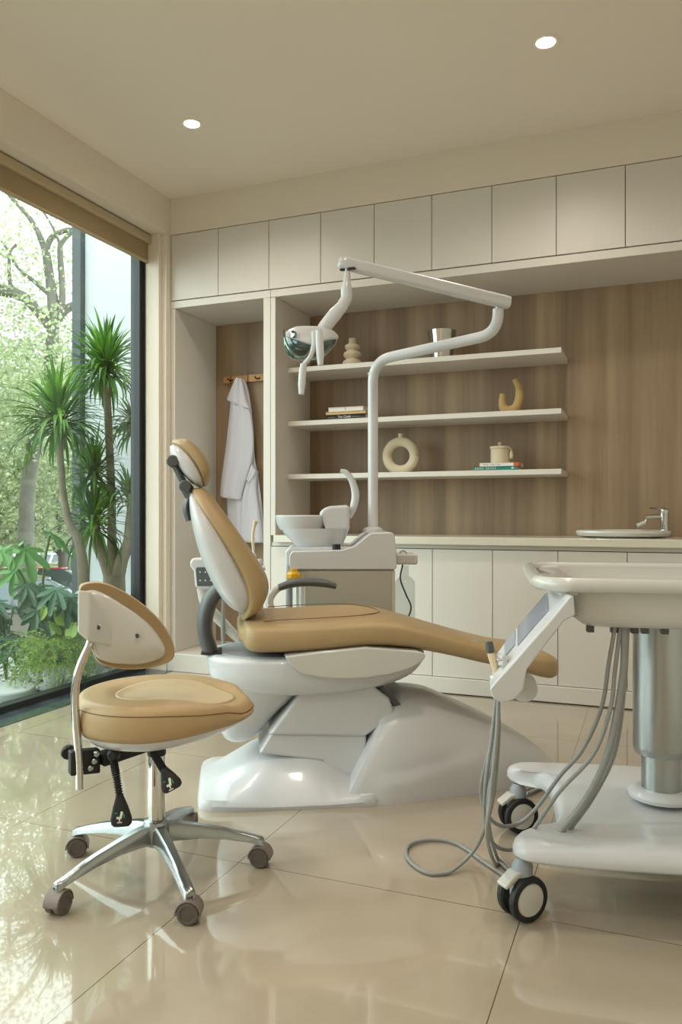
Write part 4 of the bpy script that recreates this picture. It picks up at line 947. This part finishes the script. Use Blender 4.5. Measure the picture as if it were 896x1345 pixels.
#EXT-BEGIN
# ================================================================== OUTSIDE THE WINDOW
rnd = random.Random(11)
struct(box('ground', (-60, -3.1), (-30, 60), (-1.6, -1.45), 'road', bevel=0))
struct(box('garden_terrace', (-6.2, -3.12), (-4, 9), (-1.44, -.05), 'soil', bevel=.01))
struct(box('exterior_wall', (-4.16, -3.06), (4.98, 5.4), (-1.4, 5.2), 'extwall', bevel=0))
struct(box('exterior_post', (-4.25, -4.165), (4.93, 5.45), (-1.4, 5.2), 'exttrim', bevel=.004))
struct(box('exterior_ledge', (-4.15, -3.12), (4.84, 4.975), (-.05, .40), 'extwall', bevel=.006))
def leafquads(pts, size, rn, asp=.42):
    v = []; f = []
    for p in pts:
        d = Vector((rn.gauss(0, 1), rn.gauss(0, 1), rn.gauss(-.25, .7))).normalized(); u = Vector((rn.gauss(0, 1), rn.gauss(0, 1), rn.gauss(0, 1)))
        s = d.cross(u).normalized()*size*asp*rn.uniform(.7, 1.2); L = d*size*rn.uniform(.7, 1.3); o = len(v)
        v += [p, p+L*.45+s, p+L, p+L*.45-s]; f.append((o, o+1, o+2, o+3))
    return v, f
def blob(c, r, n, rn):
    out = []
    while len(out) < n:
        q = Vector((rn.uniform(-1, 1), rn.uniform(-1, 1), rn.uniform(-1, 1)))
        if .25 < q.length < 1: 
            out.append(Vector(c)+Vector((q.x*r[0], q.y*r[1], q.z*r[2])))
    return out
def meshraw(name, v, f, m, parent, smooth=False):
    me = bpy.data.meshes.new(name); me.from_pydata([tuple(p) for p in v], [], f); me.materials.append(M[m])
    if smooth:
        for p in me.polygons: p.use_smooth = True
    o = bpy.data.objects.new(name, me); C.objects.link(o); o.parent = parent; return o
# branching tree seen through the glass
def tree(label, base, limbs, blobs, leaf, lsize, seed, bark='barkd', group=None, name='broadleaf_tree'):
    rn = random.Random(seed); t = empty(name, base); tag(t, label, 'tree', group); b = Vector(base)
    v = []; f = []
    for pts, r in limbs:
        a, q = tubegeo([Vector(p)-b for p in pts], r, 9); o = len(v); v += a; f += [tuple(i+o for i in k) for k in q]
    mk('trunk', v, f, bark, t, ang=70)
    P = []
    for c, r, n in blobs: P += blob(Vector(c)-b, r, n, rn)
    v, f = leafquads(P, lsize, rn); meshraw('foliage', v, f, leaf, t)
    return t
GZ = -1.45
D = 9.0
w_ = lambda x, y, d=D: W(x, y, d)
limbs = [([w_(36, 900), w_(34, 760), w_(36, 650), w_(48, 570), w_(64, 500), w_(70, 415), w_(66, 370), w_(61, 335), w_(58, 325)], [.10, .09, .085, .08, .08, .07, .055, .05, .045]),
         ([w_(58, 325), w_(50, 305), w_(38, 285), w_(20, 265), w_(2, 245)], [.04, .035, .03, .025, .02]),
         ([w_(60, 328), w_(68, 312), w_(84, 303), w_(100, 300), w_(130, 285)], [.04, .035, .03, .03, .02]),
         ([w_(73, 440), w_(40, 398), w_(22, 386), w_(0, 381), w_(-40, 372)], [.05, .06, .065, .07, .07]),
         ([w_(80, 416), w_(82, 380), w_(79, 330), w_(82, 318), w_(96, 304), w_(120, 290)], [.04, .04, .035, .03, .025, .02]),
         ([w_(74, 420), w_(84, 408), w_(100, 400), w_(130, 390)], [.06, .055, .05, .04]),
         ([w_(68, 390), w_(45, 370), w_(24, 352), w_(8, 325), w_(0, 315)], [.03, .025, .02, .018, .015]),
         ([w_(20, 385), w_(13, 370), w_(12, 345), w_(14, 330), w_(24, 318)], [.03, .025, .02, .018, .014]),
         ([w_(82, 330), w_(70, 300), w_(55, 275), w_(48, 262)], [.018, .016, .014, .012])]
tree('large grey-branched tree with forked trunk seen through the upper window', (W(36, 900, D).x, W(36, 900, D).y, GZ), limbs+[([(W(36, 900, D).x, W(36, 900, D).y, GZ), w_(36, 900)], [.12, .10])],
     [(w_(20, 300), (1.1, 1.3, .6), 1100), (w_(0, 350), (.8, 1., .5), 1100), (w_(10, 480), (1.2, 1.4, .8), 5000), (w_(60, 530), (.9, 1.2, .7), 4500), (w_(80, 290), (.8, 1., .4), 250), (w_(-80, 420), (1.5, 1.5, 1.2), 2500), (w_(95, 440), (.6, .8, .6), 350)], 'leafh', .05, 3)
bx = [(-220, 8.5, 2.2), (-50, 14, 2.2), (80, 15.5, 2.4), (-380, 10, 3.), (-640, 9, 3.), (-1000, 8, 3.), (30, 26, 2.8)]
lab = ['light green tree standing left of the forked tree', 'bushy green tree behind the forked tree, toward the left edge', 'hazy green tree behind the dark exterior post', 'tree outside the left edge of the window view', 'tree outside the left edge of the window view', 'tree outside the left edge of the window view',
       'distant pale tree furthest behind the parked cars', 'distant tree hidden behind the exterior wall']
for i, (px, d, h) in enumerate(bx):
    p = W(px, 675, d); b = Vector((p.x, p.y, GZ)); rn = random.Random(50+i)
    lim = [([b, b+Vector((.1, 0, h*.5)), b+Vector((-.05, .1, h)), b+Vector((.1, 0, h+1.2))], [.17, .13, .11, .07])]
    for k in range(6):
        a = k*1.1+i; s = b+Vector((0, 0, h*(.6+.08*k))); lim.append(([s, s+Vector((math.cos(a)*.7, math.sin(a)*.7, .7)), s+Vector((math.cos(a)*1.5, math.sin(a)*1.5, 1.3))], [.06, .045, .02]))
    sc = min(d, 14)/10 if i < 6 else 2.1
    bl_ = [(b+Vector((rn.uniform(-1.2, 1.2)*sc, rn.uniform(-1.2, 1.2)*sc, h*.75+rn.uniform(-.2, 2.0)*sc)), (1.1*sc, 1.1*sc, .75*sc), [1300, 3200, 3200, 1300, 1300, 1300, 2600][i]) for k in range(6)]
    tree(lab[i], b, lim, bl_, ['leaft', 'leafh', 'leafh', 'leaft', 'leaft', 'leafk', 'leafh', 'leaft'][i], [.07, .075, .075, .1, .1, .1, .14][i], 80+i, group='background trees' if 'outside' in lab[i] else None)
# low hedge behind the terrace
for i, (px, d) in enumerate([(70, 25.), (-30, 24.), (-170, 13.), (160, 25.)]):
    p = W(px, 675, d); t = empty('garden_shrub', (p.x, p.y, GZ)); 
    tag(t, ['lighter green shrub far behind the white parked car', 'dark green shrub at the left edge behind the parked cars', 'shrub outside the left edge of the window view', 'shrub behind the exterior wall'][i], 'shrub')
    rn = random.Random(300+i); v, f = leafquads(blob((0, 0, 1.4), (1.9, 1.9, 1.3), 2600, rn), .16, rn); meshraw('foliage', v, f, 'leafk' if i != 0 else 'leaft', t)
    mk('stem', *tubegeo([(0, 0, 0), (.03, 0, 1.), (0, .02, 1.7)], [.06, .04, .03], 8), 'barkd', t)
# cars
def car(label, px, d, rz, paint, ztop=1.45):
    p = W(px, 675, d); t = empty('parked_car', (p.x, p.y, GZ), rz); tag(t, label, 'car')
    body = [(-2.1, .35), (-2.15, .6), (-2.05, .82), (-1.2, .95), (1.5, .98), (2.05, .9), (2.15, .6), (2.1, .35), (1.7, .3), (1.62, .55), (1.3, .66), (1.0, .55), (.92, .28), (-.92, .28), (-1.0, .55), (-1.3, .66), (-1.62, .55), (-1.7, .3)]
    prism('car_body', body, -.82, .82, paint, t, bevel=.06, segs=3)
    rings = []
    for z_, x0, x1, hw in [(.93, -1.25, 1.75, .76), (1.2, -.75, 1.5, .70), (1.38, -.35, 1.2, .62), (1.42, -.2, 1.05, .55)]:
        rings.append([Vector((x, y, z_)) for x, y in rrect(x0, x1, -hw, hw, .12, 4)])
    loft('car_windows', rings[:3], 'carglass', t); loft('car_roof', [shrink(rings[2], 1.015), [q+Vector((0, 0, .03)) for q in shrink(rings[2], 1.01)], rings[3]], paint, t)
    for x in (-1.31, 1.31):
        for y in (-.8, .8):
            w2 = lathe('wheel', [(.18, -.09), (.3, -.09), (.32, -.06), (.32, .06), (.3, .09), (.18, .09)], 'rubber', t, n=24, loc=(x, y, .32), axis=(0, 1, 0))
    for y in (-.6, .6): mk('tail_light', *boxgeo(2.09, 2.17, y-.14, y+.14, .68, .82), 'borange', t)
    g = G()
    for x in (-.3, .62):
        for y in (-1, 1): g.add(*tubegeo([(x-.12, y*.77, .93), (x, y*.70, 1.2), (x+.05, y*.625, 1.39)], .03, 6))
    g.out('window_pillar', paint, t)
car('red parked car seen through the left window behind the plants', 8, 15.5, math.radians(35), 'carred')
car('white parked car seen through the window beside the dark exterior post', 92, 17, math.radians(28), 'carwhite')
car('silver-white parked car behind the red parked car', 42, 21, math.radians(30), 'carwhite')
car('dark parked car partly cut off by the left edge of the photo', -48, 12.5, math.radians(60), 'cardark')
# pebbles and stepping stone
rn = random.Random(5); v = []; f = []
ico = bmesh.new(); bmesh.ops.create_icosphere(ico, subdivisions=1, radius=1); iv = [x.co.copy() for x in ico.verts]; ifc = [tuple(q.index for q in x.verts) for x in ico.faces]; ico.free()
for i in range(2600):
    x = rn.uniform(-4.25, -3.13); y = rn.uniform(1.6, 4.9)
    r = rn.uniform(.011, .024); o = len(v); m3 = Matrix.Rotation(rn.uniform(0, 6), 3, 'Z'); sc3 = Vector((r*rn.uniform(.9, 1.5), r, r*.65))
    v += [Vector((x, y, -.042+rn.uniform(0, .008)))+m3 @ Vector((a.x*sc3.x, a.y*sc3.y, a.z*sc3.z)) for a in iv]; f += [tuple(k+o for k in q) for q in ifc]
pe = meshraw('white_pebbles', v, f, 'pebble', None, True); tag(pe, 'bed of white pebbles on the ground just outside the window', 'pebbles', kind='stuff')
p = W(6, 917, 4.42)
t = lathe('stepping_stone', [(.001, 0), (.155, 0), (.165, .01), (.165, .04), (.158, .048), (.001, .05)], 'stone', n=24); t.location = (p.x, p.y, -.035); tag(t, 'round grey stepping stone on the white pebbles outside', 'stepping stone')
# dracaena crowns
def blade(o, az, el, L, wd, droop, rn, seg=7):
    v = []; f = []; p = Vector(o); side = Vector((-math.sin(az), math.cos(az), 0))
    for i in range(seg+1):
        t = i/seg; e = el-droop*t*t
        ww = wd*(math.sin(PI*min(1, .12+t*.95))**.6 if t < .97 else .02)
        up = Vector((-math.cos(az)*math.sin(e), -math.sin(az)*math.sin(e), math.cos(e)))
        v += [p-side*ww+up*ww*.35, p+Vector((0, 0, 0)), p+side*ww+up*ww*.35]
        p = p+Vector((math.cos(az)*math.cos(e), math.sin(az)*math.cos(e), math.sin(e)))*L/seg
    for i in range(seg):
        for k in range(2): f.append((i*3+k, i*3+k+1, (i+1)*3+k+1, (i+1)*3+k))
    return v, f
def crown(name, c, n, L, m, parent, rn, wd=.0115, drp=1.9):
    v = []; f = []
    for i in range(n):
        el = rn.uniform(-.5, 1.45); a, b = blade(Vector(c)+Vector((0, 0, rn.uniform(-.05, .05))), rn.uniform(0, 2*PI), el, L*rn.uniform(.7, 1.1), wd*rn.uniform(.8, 1.2), drp*rn.uniform(.5, 1.1)*(1.15-max(0, el)/1.6), rn)
        o = len(v); v += a; f += [tuple(q+o for q in k) for k in b]
    return meshraw(name, v, f, m, parent, True)
bd_ = 5.45; base = W(150, 790, bd_); dr = empty('dracaena', (base.x, base.y, -.05)); tag(dr, 'tall multi-stemmed dracaena with spiky leaf crowns outside beside the white exterior wall', 'plant')
DRI = Matrix.Translation(-dr.location); q_ = lambda x, y, d=bd_: DRI @ W(x, y, d)
st_ = [([q_(150, 935), q_(150, 800), q_(150, 755)], [.085, .08, .075]),
       ([q_(150, 765), q_(138, 735), q_(128, 715), q_(122, 690)], [.06, .045, .04, .03]), ([q_(148, 760), q_(147, 700), q_(146, 640), q_(143, 570), q_(140, 505)], [.045, .03, .028, .027, .025]),
       ([q_(152, 762), q_(160, 735), q_(169, 712), q_(171, 680), q_(176, 650)], [.06, .045, .04, .03, .025]), ([q_(166, 718), q_(178, 700), q_(186, 660)], [.035, .03, .025]),
       ([q_(140, 740), q_(128, 700), q_(123, 660), q_(124, 620)], [.03, .026, .024, .022])]
g = G()
for a, b in st_: g.add(*tubegeo(a, b, 12))
g.out('trunk', 'bark', dr, ang=70)
lathe('planter', [(.001, 0), (.17, 0), (.2, .3), (.2, .44), (.185, .44), (.18, .41), (.001, .4)], 'white', dr, n=36)
rn = random.Random(21)
crown('leaf_crown', q_(139, 488), 150, .41, 'leafd', dr, rn); crown('leaf_crown', q_(139, 474), 60, .34, 'leafl', dr, rn, drp=.8)
crown('leaf_crown', q_(124, 625), 80, .34, 'leafd', dr, rn); crown('leaf_crown', q_(124, 612), 40, .2, 'leafl', dr, rn, drp=.8)
crown('leaf_crown', q_(122, 692), 100, .42, 'leafd', dr, rn); crown('leaf_crown', q_(124, 680), 50, .32, 'leafl', dr, rn, drp=1.)
crown('leaf_crown', q_(170, 655), 90, .27, 'leafd', dr, rn); crown('leaf_crown', q_(176, 560, 5.6), 110, .28, 'leafd', dr, rn)
d2 = 5.15; b2 = W(112, 735, d2); dr2 = empty('dracaena', (b2.x, b2.y, -.05)); tag(dr2, 'curved single-stemmed dracaena leaning left with one spiky crown outside', 'plant')
DRI2 = Matrix.Translation(-dr2.location); q2 = lambda x, y: DRI2 @ W(x, y, d2)
g = G(); g.add(*tubegeo([q2(110, 860), q2(110, 760), q2(103, 710), q2(92, 690), q2(84, 655), q2(80, 610), q2(77, 565)], [.045, .038, .030, .026, .023, .022, .022], 12)); g.out('trunk', 'bark', dr2, ang=70)
crown('leaf_crown', q2(77, 556), 150, .46, 'leafd', dr2, rn); crown('leaf_crown', q2(76, 538), 60, .36, 'leafl', dr2, rn, drp=.7)
lathe('planter', [(.001, 0), (.13, 0), (.15, .25), (.15, .34), (.14, .34), (.13, .31), (.001, .3)], 'white', dr2, n=32, loc=(0, 0, 0))
# lobed leaves
def lobed(c, az, size, tilt, lobes=4, depth=.55, n=72, droop=.35):
    v = [Vector((0, 0, 0))]
    for k in range(n):
        a = -PI+2*PI*k/n
        env = (.62+.38*math.cos(a))*(1 if abs(a) < 2.75 else .55)
        l = 1-depth*(abs(math.sin(a*lobes*1.0))**3)
        r = size*max(.08, env*l); x = r*math.cos(a)+size*.0; y = r*math.sin(a)*.95
        v.append(Vector((x, y, -droop*(x*x+y*y)/size+.10*abs(y))))
    R_ = Matrix.Rotation(az, 3, 'Z') @ Matrix.Rotation(tilt, 3, 'Y'); v = [Vector(c)+R_ @ p for p in v]
    return v, [(0, i, i % n+1) for i in range(1, n+1)]
def leafplant(name, label, base, leaves, m, cat='plant', stem=.005):
    t = empty(name, base); tag(t, label, cat); b = Vector(base); g = G()
    for (c, az, s, tl, lo) in leaves:
        c = Vector(c); a, q = lobed(c-b, az, s, tl, lo)
        lf = meshraw('leaf', a, q, m, t, False)
        e = c-b; g.add(*tubegeo([(0, 0, 0), (e.x*.35, e.y*.35, e.z*.7), (e.x, e.y, e.z)], stem, 7))
    g.out('stems', 'lawn', t, ang=70); return t
rn = random.Random(31)
b = W(52, 850, 5.05); toC = math.atan2(-b.y, -b.x)
leafplant('philodendron', 'bright green philodendron with broad split leaves on long stems behind the left glass', (b.x, b.y, -.05), [(W(33, 722, 4.9), toC+.5, .22, .75, 4), (W(28, 712, 5.0), toC-1.6, .22, .6, 4), (W(2, 722, 4.85), toC-.5, .2, .75, 4), (W(66, 700, 5.2), toC+1.3, .2, .55, 4), (W(20, 750, 5.1), toC-.2, .17, .8, 4)], 'leafb', stem=.008)
L_ = [(W(62+rn.uniform(-28, 34), 785+rn.uniform(-22, 30), 4.75+rn.uniform(-.12, .3)), toC+rn.uniform(-1.3, 1.3), rn.uniform(.15, .2), rn.uniform(.5, 1.), 5) for k in range(13)]
b = W(66, 880, 4.85); leafplant('split_leaf_plant', 'dark green split-leaf plant above the feathery fern', (b.x, b.y, -.05), L_, 'leafm')
L_ = [(W(8+rn.uniform(-26, 22), 820+rn.uniform(-42, 34), 4.75+rn.uniform(-.1, .25)), toC+rn.uniform(-1.3, 1.3), rn.uniform(.12, .18), rn.uniform(.5, 1.), 5) for k in range(16)]
b = W(8, 900, 4.85); leafplant('split_leaf_plant', 'dark green split-leaf plant at the left edge of the window view', (b.x, b.y, -.05), L_, 'leafm')
L_ = [(W(75+rn.uniform(-18, 22), 812+rn.uniform(-14, 14), 4.72+rn.uniform(-.08, .1)), toC+rn.uniform(-1.2, 1.2), rn.uniform(.07, .1), rn.uniform(.4, .8), 1) for k in range(9)]
b = W(80, 890, 4.8); leafplant('caladium', 'yellow-green heart-leaved plant between the split-leaf plant and the fern', (b.x, b.y, -.05), L_, 'fern')
L_ = [(W(-50+rn.uniform(-40, 40), 800+rn.uniform(-60, 60), 4.9+rn.uniform(-.1, .3)), toC+rn.uniform(-1.3, 1.3), rn.uniform(.1, .16), rn.uniform(.3, .9), 5) for k in range(14)]
b = W(-50, 900, 4.95); leafplant('split_leaf_plant', 'split-leaf plant outside the left edge of the photo', (b.x, b.y, -.05), L_, 'leafm')
# fern in white pot
p = W(71, 897, 4.66); t = empty('fern_pot', (p.x, p.y, -.048)); tag(t, 'feathery light green fern in a small white pot on the pebbles outside', 'plant')
lathe('pot', [(.001, 0), (.052, 0), (.056, .006), (.068, .13), (.072, .135), (.072, .15), (.064, .15), (.06, .13), (.001, .125)], 'white', t, n=32)
rn = random.Random(9); v = []; f = []
for k in range(300):
    az = rn.uniform(0, 2*PI); el = rn.uniform(.1, 1.35); L = rn.uniform(.2, .46); pp = Vector((rn.uniform(-.03, .03), rn.uniform(-.03, .03), .15))
    if math.cos(az) > .3: L = min(L, .30)
    for i in range(18):
        tt = i/18; e = el-2.4*tt*tt; d = Vector((math.cos(az)*math.cos(e), math.sin(az)*math.cos(e), math.sin(e))); q = pp+d*L/18
        for r_ in range(3):
            s = Vector((rn.gauss(0, 1), rn.gauss(0, 1), rn.gauss(0, .8))).normalized()*.026*(1-tt*.5); nn = d.cross(s).normalized()*.0032
            o = len(v); v += [pp-nn, pp+nn, pp+s+d*.008+nn*.3, pp+s+d*.008-nn*.3]; f.append((o, o+1, o+2, o+3))
        pp = q
meshraw('fern_fronds', v, f, 'fern', t)
#EXT-END
# ================================================================== LIGHT, WORLD, CAMERA
w = bpy.data.worlds.new('World'); bpy.context.scene.world = w; w.use_nodes = True
nt = w.node_tree; bg = nt.nodes['Background']
tc = nt.nodes.new('ShaderNodeTexCoord'); no = nt.nodes.new('ShaderNodeTexNoise'); no.inputs['Scale'].default_value = 2.2; no.inputs['Detail'].default_value = 4
cr = nt.nodes.new('ShaderNodeValToRGB'); cr.color_ramp.elements[0].color = (.93, .965, 1., 1); cr.color_ramp.elements[1].color = (1., 1., 1., 1)
cr.color_ramp.elements[0].position = .35; cr.color_ramp.elements[1].position = .6
nt.links.new(tc.outputs['Generated'], no.inputs['Vector']); nt.links.new(no.outputs['Fac'], cr.inputs[0]); nt.links.new(cr.outputs[0], bg.inputs['Color'])
bg.inputs['Strength'].default_value = 5.2
pl = bpy.data.lights.new('window_portal', 'AREA'); pl.shape = 'RECTANGLE'; pl.size = 5.7; pl.size_y = 2.7; pl.cycles.is_portal = True
po = bpy.data.objects.new('window_portal', pl); C.objects.link(po); po.location = (-3.12, 1.3, 1.36); po.rotation_euler = (PI/2, 0, -PI/2)
cam = bpy.data.cameras.new('Camera'); co = bpy.data.objects.new('Camera', cam); C.objects.link(co)
co.location = (0, 0, CAMZ); co.rotation_euler = (PI/2, 0, YAW)
cam.sensor_fit = 'VERTICAL'; cam.sensor_height = 36; cam.lens = F/1345*36; cam.shift_y = (HOR-672.5)/1345; cam.clip_start = .05; cam.clip_end = 200
S = bpy.context.scene; S.camera = co
S.view_settings.view_transform = 'Standard'; S.view_settings.look = 'None'; S.view_settings.gamma = 1; S.view_settings.use_curve_mapping = False
S.view_settings.exposure = .08
